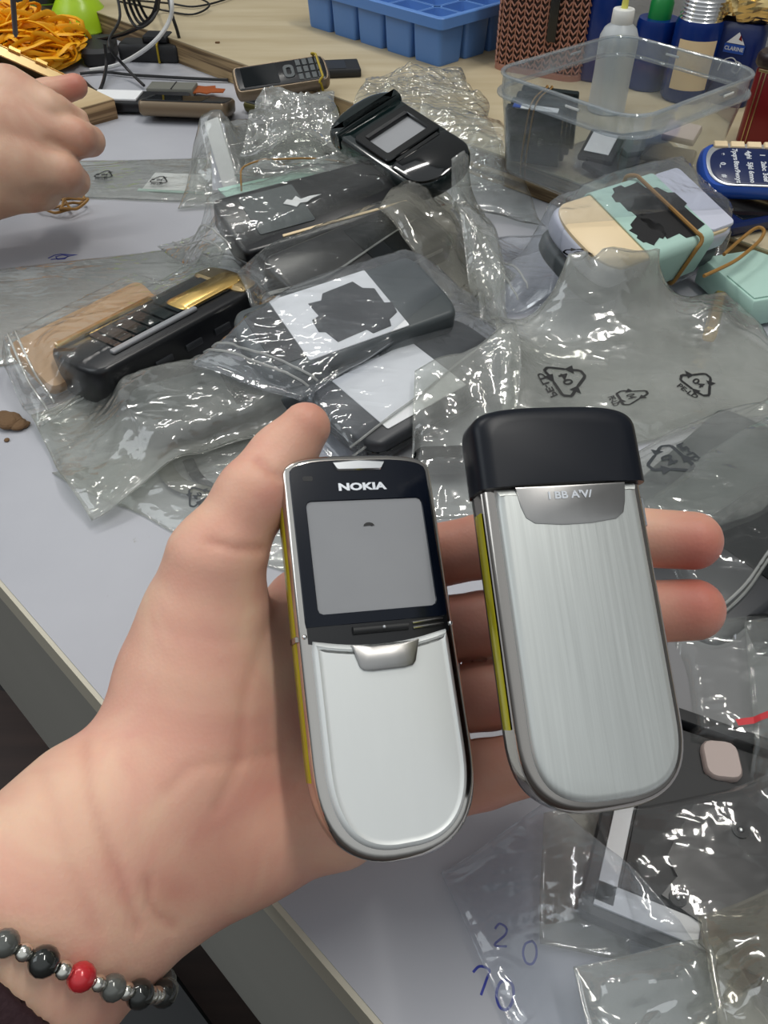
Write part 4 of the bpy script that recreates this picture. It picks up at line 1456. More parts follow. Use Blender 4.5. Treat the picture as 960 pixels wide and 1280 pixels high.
mk('logo_swirl', xf(join(polyline([(p.x, p.y) for p in spline([(-.009, -.022, 0), (-.007, -.014, 0), (0, -.010, 0), (.005, -.013, 0), (.003, -.02, 0)], 6)], .0008, .0002), polyline([(p.x, p.y) for p in spline([(.004, -.012, 0), (.010, -.014, 0), (.008, -.021, 0), (.003, -.02, 0)], 6)], .0007, .0002)), LM), M['whitetext'], pouch, False)
# crumpled gold foil on the pouch
rs = np.random.RandomState(5)
fo = ball((0, 0, 0), .022, 26, 16, .62)
fv = []
for x, y, z in fo[0]:
    k = 1 + .35 * (float(vnoise(np.array(x * 160 + 3), np.array(y * 160 + z * 200), 4)) - .5) + .1 * rs.rand()
    fv.append((x * k * 1.25, y * k * .7, z * k))
g = mk('gold_foil', (fv, fo[1]), M['foil'], None, False)
g.matrix_world = Matrix.Translation((pc.x, pc.y, BZ + PH + .012)) @ Matrix.Rotation(R(-38), 4, 'Z')
tag(g, 'crumpled gold and silver foil on top of the deep blue pouch', 'foil')

# ---- red tin with a dark lid
tc_ = at(914, 180, BZ) + E1 * .0375 + E2 * .0275
tin = thing('red_tin', frame(tc_, E1), 'dark red tin box with gold lines and a dark lid at the right edge', 'tin')
mk('tin_body', box(0, 0, .030, .075, .055, .060, .003, .008), M['red'], tin)
mk('tin_lid', box(0, 0, .0645, .080, .060, .010, .002, .010), M['darkred'], tin)
mk('lid_pattern', box(.004, 0, .0698, .045, .006, .0004, .0001), M['lav'], tin)
for xx_ in (-.030, -.0265):
    mk('gold_line', box(xx_, -.0277, .030, .0008, .0006, .054, .0001), M['goldbrown'], tin)
mk('gold_band', box(0, -.0277, .0575, .066, .0006, .002, .0001), M['goldbrown'], tin)
mk('emblem', xf(rim([( .009 * math.cos(2 * PI * k / 30), .012 * math.sin(2 * PI * k / 30)) for k in range(30)], [(.0065 * math.cos(2 * PI * k / 30), .0095 * math.sin(2 * PI * k / 30)) for k in range(30)], 0, .0005, .0001), Matrix.Translation((.001, -.0277, .032)) @ Matrix.Rotation(R(90), 4, 'X')), M['white'], tin)['label'] = 'white rounded emblem on the tin'
mk('side_label', box(-.0377, .004, .026, .0006, .030, .040, .0001), M['lav'], tin)

# ---- blue keypad phone, right edge
m, _ = lay((1000, 205), (905, 215), BZ + .016, roll=0, pitch=-6, thick=.012)
m = Matrix.Translation(at(966, 208, BZ + .034)) @ Matrix.Rotation(R(-95), 4, 'Z') @ Matrix.Rotation(R(20), 4, 'Y')
bp = thing('keypad_phone', m, 'bright blue phone with a navy keypad at the right edge beside the tub', 'phone')
bo_ = sup(.044, .098, .014, .014, 2.6, 2.6)
mk('body', slab(bo_, [(-.012, .003), (-.008, 0), (-.003, 0), (0, .002)]), M['phoneblue'], bp)
mk('bezel', slab(sup(.040, .050, .006, .016, 3, 2.4), [(-.002, 0), (.0008, 0), (.0012, .001)], 0, -.020), M['silver'], bp)
mk('keypad', slab(sup(.034, .044, .006, .015, 3, 2.3), [(.0, 0), (.0016, 0), (.0019, .001)], .002, -.021), M['navy'], bp)
rows_ = ['1', '2abc', '3def', '4ghi', '5jkl', '6mno', '7pqrs', '8tuv', '9wxyz', '*', '0_', '#']
for i, s_ in enumerate(rows_):
    mk('key_lettering', xf(text(s_, .0048, .00005, .00016), Matrix.Translation((-.008 + .0105 * (i % 3), -.007 - .0092 * (i // 3), .00205))), M['whitetext'], bp, False)
for k in range(4):
    mk('side_key', box(-.0180, -.034 + k * .0115, .0012, .0062, .0098, .0026, .0008), M['cream'], bp)
mk('display', box(.0, .024, .0004, .032, .030, .0012, .0004), M['glassdark'], bp)

# second dark phone beneath it
m = Matrix.Translation(at(925, 268, BZ + .004)) @ Matrix.Rotation(R(-70), 4, 'Z')
dp = thing('dark_phone', m, 'black phone lying under the bright blue phone', 'phone')
mk('body', slab(sup(.046, .10, .01, .012, 3, 3), [(-.004, .003), (0, 0), (.004, 0), (.006, .002)]), M['navy'], dp)
mk('display', box(0, .006, .0062, .036, .040, .0010, .0004), M['glassdark'], dp)

# ---- phones at back left
def candybar(name, m, L, W, Tk, label, body_mat, face_mat='glassdark', keys=True, group=None, face=.46, cat='phone', nt=4):
    t = thing(name, m, label, cat, group)
    o = sup(W, L, .008, .010, nt, nt - .6)
    mk('body', slab(o, [(0, .003), (.002, .0006), (.004, 0), (Tk - .002, 0), (Tk, .0015)]), M[body_mat], t)
    mk('front_plate', slab(inset(o, .0028), [(Tk - .001, 0), (Tk + .0004, 0), (Tk + .0008, .0008)]), M['black'], t)
    mk('display', box(0, L / 2 - .008 - L * face / 2, Tk + .0007, W - .010, L * face, .0008, .0002, .001), M[face_mat], t)
    if keys:
        ky = L / 2 - .012 - L * face
        mk('navigation_key', xf(rim(rrect(.016, .010, .004, 5), rrect(.009, .004, .0018, 5), 0, .001, .0002), Matrix.Translation((0, ky - .006, Tk + .0006))), M['slate'], t)
        for r_ in range(4):
            for c_ in (-1, 0, 1):
                mk('key', box(c_ * W * .26, ky - .016 - r_ * .0062, Tk + .0009, W * .22, .0045, .0010, .0003), M['slate'], t)
    return t
m = Matrix.Translation(at(345, 103, BZ + .008)) @ Matrix.Rotation(R(-98 + 180), 4, 'Z')
pA, pB = at(292, 102, .040), at(410, 84, .046)
y_ = (pA - pB).normalized(); zz = Vector((.10, -.42, 1)); zz = (zz - y_ * zz.dot(y_)).normalized(); x_ = y_.cross(zz)
c_ = (pA + pB) / 2 - zz * .011
m = Matrix(((x_.x, y_.x, zz.x, c_.x), (x_.y, y_.y, zz.y, c_.y), (x_.z, y_.z, zz.z, c_.z), (0, 0, 0, 1)))
kp = candybar('keypad_phone', m, (pA - pB).length, .034, .012, 'bronze keypad phone propped across the front edge of the plywood board', 'bronze', face=.38)
# mustard band round its lower end
lb = (pA - pB).length
q = rrect(.037, .0165, .004, 4)
mk('rubber_band', xf(tube([Vector((x, -lb / 2 + .010 + .002 * math.sin(i_), y + .0065)) for i_, (x, y) in enumerate(q)], .0011, 6, True), m), M['rubberyg'])
tag(COL.objects[-1], 'mustard rubber band round the keypad end of the bronze phone', 'rubber band')
m = Matrix.Translation(at(418, 86, BZ + .004)) @ Matrix.Rotation(R(-82), 4, 'Z')
bt = thing('battery', m, 'flat black battery under the end of the bronze keypad phone', 'battery')
mk('case', box(0, 0, 0, .034, .050, .0075, .001), M['matblack'], bt)
mk('label_panel', box(0, -.004, .0039, .026, .030, .0004, .0001), M['charcoal'], bt)

m, L_ = lay((190, 138), (282, 142), .0008, thick=.014)
candybar('phone', Matrix.Translation(at(236, 143, .004)) @ Matrix.Rotation(R(84), 4, 'Z') @ Matrix.Rotation(R(10), 4, 'Y'), .088, .040, .013, 'grey-brown phone lying flat left of the crumpled bags, dark display up', 'bronze', keys=False, face=.62)
m = Matrix.Translation(at(176, 134, .002)) @ Matrix.Rotation(R(86), 4, 'Z')
bd = thing('phone_board', m, 'opened black phone with a white label and grey module behind the grey-brown phone', 'phone part')
mk('case', slab(sup(.036, .100, .008, .008, 3, 3), [(0, .002), (.002, 0), (.008, 0), (.0095, .001)]), M['black'], bd)
mk('white_label', box(0, .022, .0105, .026, .046, .0022, .0004), M['white'], bd)
m = Matrix.Translation(at(226, 116, .004)) @ Matrix.Rotation(R(86), 4, 'Z')
fx = thing('camera_module', m, 'grey module with a copper-coloured ribbon on the laminate, left of the bronze phone', 'phone part')
mk('case', box(0, .008, .003, .022, .048, .008, .001), M['grey'], fx)
mk('seam', box(0, .006, .0071, .0222, .0012, .0006, .0001), M['matblack'], fx)
fp = [(-.011, -.016), (.011, -.016), (.009, -.024), (.012, -.034), (.004, -.036), (.003, -.046), (-.007, -.046), (-.008, -.034), (-.012, -.030), (-.009, -.022)]
mk('flex_ribbon', slab(fp[::-1], [(.0030, 0), (.0040, 0)]), M['orange'], fx)
# olive phone half under the board edge
m = Matrix.Translation(at(368, 140, .004)) @ Matrix.Rotation(R(58), 4, 'Z') @ Matrix.Rotation(R(-14), 4, 'Y')
candybar('phone', m, .10, .038, .010, 'olive-edged dark phone half hidden by the crumpled bags at the board edge', 'olive', keys=False, face=.6)

# adapters / black boxes with a yellow band
m = Matrix.Translation(at(192, 74, .0)) @ Matrix.Rotation(R(-6), 4, 'Z')
ad = thing('power_adapter', m, 'black power adapter lying under the black cables', 'adapter')
mk('case', box(0, 0, .009, .070, .030, .018, .003, .005), M['matblack'], ad)
mk('case_end', box(.008, .004, .021, .030, .026, .008, .002, .004), M['black'], ad)
for k in (-1, 1):
    mk('plug_pin', tube([(.034, .007 * k, .009), (.046, .007 * k, .009)], .0018, 8), M['silver'], ad)
mk('rubber_band', xf(tube([(x + .012 + 0, y, z) for x, y, z in [(0, -.0155, .001), (0, -.0155, .018), (.001, -.009, .0254), (.001, .0, .0256), (.001, .0165, .0254), (0, .0168, .018), (0, .0158, .001), (0, 0, .0004)]], .0012, 6, True), m), M['rubberyg'])
tag(COL.objects[-1], 'mustard rubber band round the black power adapter', 'rubber band')
m = Matrix.Translation(at(128, 74, .0)) @ Matrix.Rotation(R(8), 4, 'Z')
ad2 = thing('charger', m, 'black rounded charger between the yellow band heap and the adapter', 'charger')
mk('case', slab(sup(.034, .066, .012, .012, 2.5, 2.5), [(0, .003), (.003, 0), (.014, 0), (.018, .004)]), M['matblack'], ad2)
mk('cable_collar', tube([(0, .032, .008), (0, .042, .008)], .003, 8), M['black'], ad2)

# cables
def cable(label, pts, r, mat, group=None, name='cable'):
    P_ = [at(px, py, z) for px, py, z in pts]
    o = mk(name, tube(spline(P_, 8), r, 8), M[mat])
    return tag(o, label, 'cable', group)
cable('white cable sweeping up and over in an arc behind the black cables', [(112, 88, .004), (150, 80, .006), (190, 55, .03), (212, 25, .05), (214, -5, .07), (205, -50, .09)], .0022, 'cablewhite')
cable('black cable hanging down onto the laminate at the board corner', [(205, -40, .07), (213, 10, .05), (222, 40, .03), (229, 68, .006)], .0018, 'cable')
cable('black cable running flat along the laminate to the bronze phone', [(100, 92, .003), (130, 90, .003), (170, 94, .003), (240, 98, .003), (285, 100, .003)], .0016, 'cable')
cable('black cable crossing steeply down to the white-labelled phone', [(140, -30, .08), (150, 20, .05), (136, 55, .035), (158, 85, .012), (180, 107, .004)], .0015, 'cable')
cable('black cable dropping beside the wood block', [(131, 55, .03), (133, 80, .012), (128, 105, .004), (120, 114, .003), (100, 96, .003)], .0018, 'cable')
cable('thick black cable sweeping from the rubber bands up to the top', [(86, 52, .012), (120, 50, .016), (160, 40, .03), (190, 20, .05), (200, -20, .08)], .0022, 'cable')
for i, (dx, dy, lb_) in enumerate([(0, 0, 'outermost'), (10, 5, 'second'), (20, 8, 'third'), (30, 12, 'innermost')]):
    cable(lb_ + ' loop of the coiled black cable hanging at the top of the view', [(150 + dx * .4, -30, .10), (158 + dx * .6, 12 - dy * .3, .06), (172 + dx * .5, 34 - dy * .8, .045), (192 + dx * .2, 22 - dy, .05), (200 - dx * .2, -8, .07), (196, -40, .10)], .0016, 'cable')
cable('thin black cable looping over the bare board at the top', [(150, 2, .05), (200, 12, .028), (240, 18, .0265), (262, 6, .03), (240, -6, .04)], .0011, 'cable')
cable('thin black cable trailing right across the board at the top', [(160, 0, .055), (210, 4, .03), (245, 8, .0265), (290, -4, .027), (340, -30, .027)], .0011, 'cable')

# lime lamp foot and lime tray
lm = at(104, 38, .0)
lime = thing('lime_stand', Matrix.Translation((lm.x, lm.y, 0)), 'lime green bell-shaped plastic stand at the top left', 'stand')
mk('bell', lathe([(.030, 0), (.034, .003), (.034, .012), (.031, .024), (.024, .034), (.0175, .040), (.016, .05), (.018, .065)], 36), M['lime'], lime)
mk('stem', lathe([(.017, .0652), (.019, .085), (.022, .11), (.018, .112)], 30), M['lime'], lime)
lt = at(10, 8, 0)
lt = at(6, 6, BZ) + E2 * .055
ltr = thing('lime_dish', Matrix.Translation((lt.x, lt.y, BZ)), 'lime green dish edge behind the yellow rubber bands', 'dish')
mk('dish', lathe([(.045, 0), (.055, .004), (.062, .030), (.060, .030), (.052, .006), (.03, .004)], 40), M['lime'], ltr)
mk('dish_band', lathe([(.0565, .004), (.059, .012), (.0575, .012)], 40, False), M['black'], ltr)

# heap of yellow rubber bands: nobody could count them
rs = np.random.RandomState(11)
hc = at(26, 84, .0)
parts_ = []
for k in range(330):
    th = rs.rand() * 2 * PI; rr = (rs.rand() ** .6) * .056
    x = hc.x + rr * math.cos(th) * .95; y = hc.y + .012 + rr * math.sin(th) * .8
    zc = .006 + (.044 * max(0, 1 - (rr / .068) ** 2)) * (.35 + .65 * rs.rand())
    R0 = .016 + .016 * rs.rand(); e_ = .45 + .5 * rs.rand()
    rot = Matrix.Rotation(rs.rand() * 2 * PI, 4, 'Z') @ Matrix.Rotation(R(rs.uniform(-38, 38)), 4, 'X') @ Matrix.Rotation(R(rs.uniform(-30, 30)), 4, 'Y')
    ph = rs.rand(4) * 6
    pts = []
    for j in range(22):
        a = 2 * PI * j / 22
        p = rot @ Vector((R0 * math.cos(a) * (1 + .12 * math.sin(3 * a + ph[0])), R0 * e_ * math.sin(a), .003 * math.sin(2 * a + ph[1])))
        z = max(.0014, zc + p.z)
        pts.append((x + p.x, y + p.y, z))
    parts_.append(tube(pts, .0030, 5, True, .0013))
o = mk('rubber_band_heap', join(*parts_), M['rubberyellow'])
tag(o, 'heap of yellow rubber bands behind the fist at the top left', 'rubber bands', kind='stuff')
# dark driver stuck in the heap
r0 = C(18, 24, .74); r1 = C(14, -30, .70)
dr = thing('screwdriver', frame(r0, (1, 0, 0), r1 - r0), 'thin dark screwdriver shaft standing in the yellow rubber bands', 'screwdriver')
mk('shaft', lathe([(.0010, -.02), (.0024, -.016), (.0024, .06)], 12), M['darkred'], dr)
mk('handle', lathe([(.004, .06), (.006, .063), (.006, .12), (.003, .124)], 16), M['matblack'], dr)

# wood block
wbk = at(118, 150, .0)
wb = thing('wood_block', frame(wbk, Vector((.72, .69, 0))), 'small block of pale chipboard beneath the fist at left', 'wood block')
quad_ = box(-.012, .012, .0085, .062, .050, .017, .0008)
mk('block', quad_, M['woodedge'], wb)
mk('block_face', box(-.012, .012, .0175, .0615, .0495, .0010, .0003), M['wood'], wb)

# gold phone frame held by the fist
g0, g1 = C(-24, 82, .555), C(54, 116, .575)
y_ = (g0 - g1).normalized(); zz = cam_vec((-.25, .30, 1)); zz = (zz - y_ * zz.dot(y_)).normalized(); x_ = y_.cross(zz); c_ = (g0 + g1) / 2 + x_ * (-.0)
m = Matrix(((x_.x, y_.x, zz.x, c_.x), (x_.y, y_.y, zz.y, c_.y), (x_.z, y_.z, zz.z, c_.z), (0, 0, 0, 1)))
gf = thing('gold_phone_frame', m, 'gold rectangular phone frame held in the fist at top left', 'phone frame')
LG = .075
mk('frame_ring', rim(rrect(.040, LG, .004, 5), rrect(.024, LG - .018, .0015, 5), -.003, .003, .0006, .0, 0), M['goldbrown'], gf)
mk('frame_edge', rim(rrect(.0414, LG + .0014, .0045, 5), rrect(.0385, LG - .0015, .0035, 5), -.004, .0036, .0006, 0, 0), M['gold'], gf)
for k in range(3):
    mk('clip', box(.0205 if x_.y > 0 else -.0205, -.015 + k * .018, .0042, .003, .008, .0015, .0004), M['gold'], gf)
mk('inner_plate', box(0, 0, -.0060, .034, LG - .012, .0014, .0003), M['matblack'], gf)

# loose brown rubber bands on the laminate below the fist
for i, (px, py, r1_, r2_, a_, ww, lab) in enumerate([(84, 252, .013, .008, 20, .3, 'upper loop of the small tangle of brown rubber bands below the fist'), (70, 262, .014, .009, -30, .5, 'lower left loop of the brown rubber band tangle below the fist'), (94, 262, .011, .0085, 60, .4, 'lower right loop of the brown rubber band tangle below the fist')]):
    c = at(px, py, .002)
    pts = []
    for j in range(36):
        a = 2 * PI * j / 36
        x = r1_ * math.cos(a) * (1 + .15 * math.sin(2 * a + i)); y = r2_ * math.sin(a) * (1 + .2 * math.cos(3 * a + i))
        pts.append((c.x + x * math.cos(R(a_)) - y * math.sin(R(a_)), c.y + x * math.sin(R(a_)) + y * math.cos(R(a_)), .0012 + i * .0022 + .0012 * (1 + math.sin(3 * a + i * 2))))
    o = mk('rubber_band', tube(pts, .0011, 6, True), M['rubber'])
    tag(o, lab, 'rubber band', 'brown rubber bands below the fist')
# crumbs at the left edge
for i, (px, py, s_) in enumerate([(4, 527, .006), (14, 531, .007), (24, 534, .005), (9, 551, .0016), (32, 533, .003)]):
    c = at(px, py, 0)
    b_ = ball((0, 0, 0), s_, 14, 9, .45)
    vv = [(x * (1 + .5 * (float(vnoise(np.array(x * 400 + i * 9), np.array(y * 400 + z * 300), 3)) - .5)), y, z) for x, y, z in b_[0]]
    o = mk('crumb', (vv, b_[1]), M['debris'], None, False)
    o.location = (c.x, c.y, s_ * .42)
    tag(o, ['brown crumb cut by the left edge of the view', 'largest brown crumb at the left edge of the bench', 'brown crumb touching the right side of the largest one', 'tiny lone brown crumb below the others', 'small brown crumb furthest right of the row'][i], 'crumb', 'crumbs at the left of the bench')

# ================================================================ PARCELS ON THE BENCH
def blank_phone(label, m, L, W, Tk, mat='charcoal', name='phone', cat='phone', nt=3.4, top=None, side=None, extra=None, group=None):
    t = thing(name, m, label, cat, group)
    o = sup(W, L, .010, .014, nt, nt - .5)
    mk('body', slab(o, [(0, .003), (.001, .0010), (.003, 0), (Tk - .003, 0), (Tk - .001, .0008), (Tk, .0025)]), M[mat], t)
    if side: mk('side_trim', rim(inset(o, -.0006), inset(o, .0015), Tk * .40, Tk * .62, .0004), M[side], t)
    if extra: extra(t, L, W, Tk)
    add_solid(t)
    return t

def patch(pts, x, y, z, s=1.0, h=.0004, rot=0):
    c, sn = math.cos(R(rot)), math.sin(R(rot))
    p = [((a * c - b * sn) * s + x, (a * sn + b * c) * s + y) for a, b in pts]
    return slab(p, [(z, 0), (z + h, 0)])

LEATHER = [(-.012, .002), (-.0125, .008), (-.008, .0095), (-.006, .013), (.002, .0125), (.003, .015), (.008, .014), (.010, .010), (.013, .009), (.0135, .002), (.011, .001), (.0115, -.006), (.012, -.010), (.006, -.0115), (.005, -.0135), (-.001, -.013), (-.002, -.010), (-.009, -.0105), (-.0085, -.006), (-.0115, -.004), (-.0118, -.001)]

# -- far left flat bag
bag('flat empty clear bag trailing off the left edge behind the gold phone', [(-90, 345), (285, 300), (235, 420), (-90, 470)], .002, (), 'filmmilky', .004, .05, 3, .003, wave=.004)

# -- flat bag at bottom left with a strap inside
c = at(240, 560, .003)
strap = thing('hand_strap', Matrix.Translation(c), 'grey-beige curved strap lying in the flat bag behind the thumb', 'strap')
sp_ = [Vector(at(px, py, .003)) - c for px, py in ((212, 560), (205, 580), (222, 604), (262, 618), (300, 640), (330, 625), (352, 590))]
mk('strap_band', tube(spline(sp_, 6), .0045, 8, False, .0012), M['grey'], strap)
sp_ = [Vector(at(px, py, .002)) - c for px, py in ((235, 575), (250, 600), (285, 618), (310, 610))]
mk('strap_lining', tube(spline(sp_, 6), .003, 8, False, .001), M['charcoal'], strap)
add_solid(strap)
bag('flat clear bag with a grey-beige strap inside, left of the thumb', [(62, 590), (330, 520), (455, 640), (350, 715)], .003, (strap,), 'filmmilky', .0045, .045, 5, .004, wave=.008,
    marks=[dict(px=250, py=632, size=.013, ang=40, mirror=True, mat='printgrey')])

# -- crumpled bag behind it
m, L = lay((395, 455), (165, 515), .006, thick=.014)
ph_i = blank_phone('slate phone lying in the crumpled bag above the strap bag', m, .105, .046, .014, 'slate', extra=lambda t, L, W, Tk: mk('display', box(0, .02, Tk + .0002, .034, .04, .0006, .0002), M['glassdark'], t))
bag('crumpled translucent bag with a slate phone, left of the thumb tip', [(30, 515), (215, 425), (385, 510), (100, 640)], .010, (ph_i,), 'filmheavy', .009, .022, 12, .006, wave=.010, flare=.008, zipside=2)

# -- dark phone with blank white label, right of centre
def lab_h(t, L, W, Tk):
    mk('paper_label', box(-.002, -.012, Tk + .0004, .046, .058, .0007, .0002, .001), M['white'], t)['label'] = 'blank white label'
m, L = lay((612, 420), (415, 525), .006, roll=7, thick=.015)
ph_h = blank_phone('dark phone with a blank white label, just above the held silver phone', m, .116, .056, .015, 'charcoal', side='glassdark', extra=lab_h)
bag('long clear bag round the dark phone with the blank white label', [(372, 510), (592, 388), (635, 425), (440, 575)], .016, (ph_h,), 'filmcool', .006, .030, 21, .003, wave=.004, zipside=3)

# -- gold and black phone
def gold_x(t, L, W, Tk):
    mk('gold_trim', box(-W / 2 + .006, -.024, Tk + .0008, .0045, .068, .0040, .0012, .002), M['gold'], t)['label'] = 'polished gold bar along the far edge'
    mk('keypad', box(-.001, .004, Tk + .0004, W - .020, .086, .0014, .0005, .003), M['blackgloss'], t)
    mk('gold_plate', slab(sup(.019, .050, .010, .004, 2.6, 3), [(Tk - .001, 0), (Tk + .0022, 0), (Tk + .0034, .0015)], .004, .034), M['gold'], t)['label'] = 'curved gold plate at the upper end'
    mk('gold_cap', slab(sup(W - .004, .018, .010, .003, 2.8, 3), [(Tk - .004, 0), (Tk + .0006, 0), (Tk + .0020, .002)], 0, L / 2 - .0095), M['goldbrown'], t)
    mk('silver_bar', box(W / 2 - .010, -.014, Tk + .0012, .0042, .060, .0020, .0005, .001), M['silver'], t)
    for k in range(5):
        mk('key', box(-.001, -.030 + k * .010, Tk + .0014, W - .026, .0075, .0012, .0003, .001), M['greenblack'], t)
    for k in range(3):
        mk('side_key', box(W / 2 + .0004, -.02 + k * .022, Tk * .5, .0014, .012, .004, .0004), M['charcoal'], t)
m, L = lay((296, 342), (92, 448), .004, roll=-6, thick=.028)
ph_f = blank_phone('black phone with polished gold trim and tan cover at the left', m, .126, .050, .026, 'black', extra=gold_x, nt=3.8)
def tan_sheet():
    pass
m2, _ = lay((200, 372), (40, 455), .010, roll=24, thick=.012)
tan = thing('wrapping_sheet', m2 @ Matrix.Translation((-.006, 0, 0)), 'tan wrapping sheet beside the gold-trimmed phone', 'wrapping')
mk('sheet', box(0, 0, .004, .040, .095, .008, .002, .006), M['tan'], tan)
add_solid(tan)
bag('clear bag round the gold-trimmed black phone', [(-10, 430), (255, 305), (325, 340), (40, 525)], .018, (ph_f, tan), 'film', .006, .026, 31, .002, wave=.006, flare=.006, zipside=0)

# -- grey phone with white label and black patch
def lab_g(t, L, W, Tk):
    mk('paper_label', box(0, -.004, Tk + .0004, W - .004, .062, .0008, .0002, .001), M['white'], t)['label'] = 'white square label'
    mk('black_patch', patch(LEATHER, .001, .002, Tk + .0008, 1.7), M['charcoal'], t)['label'] = 'ragged dark patch on the white label'
    mk('end_panel', box(0, -L / 2 + .018, Tk + .0003, W - .012, .020, .0006, .0002, .003), M['matblack'], t)
m, L = lay((548, 352), (300, 424), .024, roll=9, pitch=3, thick=.016)
ph_g = blank_phone('dark phone with a white label and ragged dark patch, middle of the pile', m, .122, .058, .016, 'slate', extra=lab_g)
bag('clear zip bag round the phone with the ragged dark patch', [(235, 445), (478, 318), (606, 352), (378, 492)], .034, (ph_g,), 'filmcool', .006, .032, 41, .002, wave=.004, flare=.004, zipside=0)

# -- long dark phone behind
def lab_e(t, L, W, Tk):
    mk('display', box(0, .022, Tk + .0002, W - .012, .045, .0006, .0002, .002), M['glassdark'], t)
    mk('metal_edge', box(W / 2 - .001, 0, Tk * .8, .0024, L * .8, .003, .0006), M['silver'], t)
m, L = lay((548, 262), (330, 356), .020, roll=16, thick=.018)
ph_e = blank_phone('long dark phone with a silver edge behind the patched phone', m, .128, .050, .018, 'black', extra=lab_e, nt=4.5)
bag('clear bag pulled tight round the long dark phone with the silver edge', [(296, 352), (520, 228), (575, 262), (332, 405)], .030, (ph_e,), 'film', .009, .022, 51, .002, aniso=3, wave=.004, zipside=3)

# -- warm empty bag between the clusters
bag('wrinkled brownish empty bag in the gap right of the patched phone', [(468, 330), (545, 225), (645, 330), (575, 400)], .010, (), 'filmwarm', .009, .026, 61, .008, wave=.008, flare=.006)

# -- black phone on its back, top middle
def lab_d(t, L, W, Tk):
    mk('cream_edge', box(W / 2 - .006, .012, Tk + .0003, .0022, L * .72, .0010, .0003), M['cream'], t)
    mk('display', box(-.003, -.028, Tk + .0003, W - .018, .040, .0008, .0002, .0015), M['slate'], t)
    blob = [(-.010, .001), (-.006, .004), (-.003, .002), (.001, .005), (.003, .001), (.010, .0016), (.018, .0005), (.010, -.0010), (.006, -.003), (.001, -.0022), (-.003, -.005), (-.006, -.002)]
    mk('white_reflection', patch(blob, -.004, -.012, Tk + .0010, 1.0, .0005, 90), M['white'], t)['label'] = 'ragged white reflection painted on the display'  # scribbled white reflection, built as a flat white patch
m, L = lay((505, 224), (268, 280), .026, roll=16, pitch=2, thick=.018)
m = m @ Matrix.Rotation(R(0), 4, 'Y')
ph_d = blank_phone('black phone with a ragged white painted reflection, at the back of the bagged row', m, .130, .056, .020, 'black', extra=lab_d, nt=7)
mint = thing('mint_card', frame(at(350, 234, .030), at(430, 215, .030) - at(300, 245, .030)), 'pale mint card behind the black phone with the white painted reflection', 'card')
mk('card', box(.004, .012, -.004, .085, .034, .0012, .0003, .001), M['mint'], mint)
add_solid(mint)
bag('clear bag round the black phone with the white painted reflection', [(185, 262), (505, 182), (560, 232), (262, 332)], .034, (ph_d, mint), 'film', .007, .020, 71, .001, wave=.005, flare=.004, zipside=0)

# -- flat printed bag and paper, left of the crumpled bundle
pp_ = thing('paper_slip', frame(at(222, 228, .0008), at(265, 232, 0) - at(190, 228, 0)), 'white paper slip with a mint edge in the flat printed bag', 'paper')
mk('paper', box(0, 0, 0, .050, .034, .0008, .0002), M['white'], pp_)
mk('mint_edge', box(0, -.0185, 0, .056, .004, .0010, .0002), M['mint'], pp_)
add_solid(pp_)
bag('flat clear bag with two printed recycling marks, left of the crumpled bundle', [(95, 200), (270, 195), (262, 252), (88, 245)], .002, (pp_,), 'filmmilky', .0012, .05, 81, .001, wave=.002,
    marks=[dict(px=131, py=220, size=.017, ang=-5), dict(px=200, py=228, size=.016, ang=-5)])

# -- crumpled bundle with a band
core = thing('phone_shell', frame(at(345, 200, .004), at(420, 190, 0) - at(290, 205, 0)), 'black phone shell under the crumpled bundle of bags', 'phone part')
mk('body', slab(sup(.045, .095, .01, .01, 3, 3), [(0, .002), (.003, 0), (.020, 0), (.024, .003)]), M['matblack'], core)
core.matrix_world = core.matrix_world @ Matrix.Rotation(R(90), 4, 'Z')
add_solid(core)
fold = thing('folded_card', frame(at(292, 238, .006), Vector((1, .12, -.25)), Vector((-.25, -1, .75))), 'folded white card strip standing at the left end of the crumpled bundle', 'card')
mk('strip', xf(box(0, .028, .004, .013, .056, .003, .0008, .002), Matrix.Rotation(R(24), 4, 'Z')), M['white'], fold)
mk('strip_fold', xf(box(-.012, .026, .000, .012, .052, .003, .0008, .002), Matrix.Rotation(R(8), 4, 'Z')), M['lav'], fold)
add_solid(fold)
bag('limp clear film draped from the folded white card down to the laminate', [(222, 246), (262, 165), (318, 150), (318, 240)], .012, (fold,), 'filmmilky', .007, .018, 91, .002, wave=.004, flare=.004, cell=.0015)
bA = bag('crumpled bundle of clear bags behind the black phone with the white painted reflection', [(300, 236), (322, 145), (440, 142), (450, 232)], .026, (core,), 'filmmilky', .014, .020, 93, .008, wave=.010, flare=.010, cell=.0015, fine=.4, aniso=.35)
bA2 = bag('milky peaked bag on top of the crumpled bundle, left of the black housing', [(305, 205), (322, 138), (425, 135), (432, 200)], .032, (), 'filmmilky', .015, .018, 97, .006, wave=.010, flare=.014, cell=.0014, fine=.4, aniso=.3)
def band_over(label, pts, zg, r, mat, group=None, lift=.001):
    """a rubber band lying over whatever is there"""
    tree = bvh(SOLID)
    out = []
    for p in spline([at(px, py, zg) for px, py in pts], 10):
        h = tree.ray_cast(Vector((p.x, p.y, .27)), Vector((0, 0, -1)), .3)
        out.append(Vector((p.x, p.y, (h[0].z if h[0] is not None else zg) + lift)))
    for _ in range(60):
        out = [out[0]] + [Vector((b.x, b.y, max(b.z, (a.z + 2 * b.z + c.z) / 4))) for a, b, c in zip(out[:-2], out[1:-1], out[2:])] + [out[-1]]
    o = mk('rubber_band', tube(out, r, 7), M[mat])
    return tag(o, label, 'rubber band', group)
band_over('thin tan rubber band lying across the crumpled bundle of bags', [(300, 225), (308, 212), (350, 206), (400, 200), (432, 200)], .036, .0007, 'rubber')
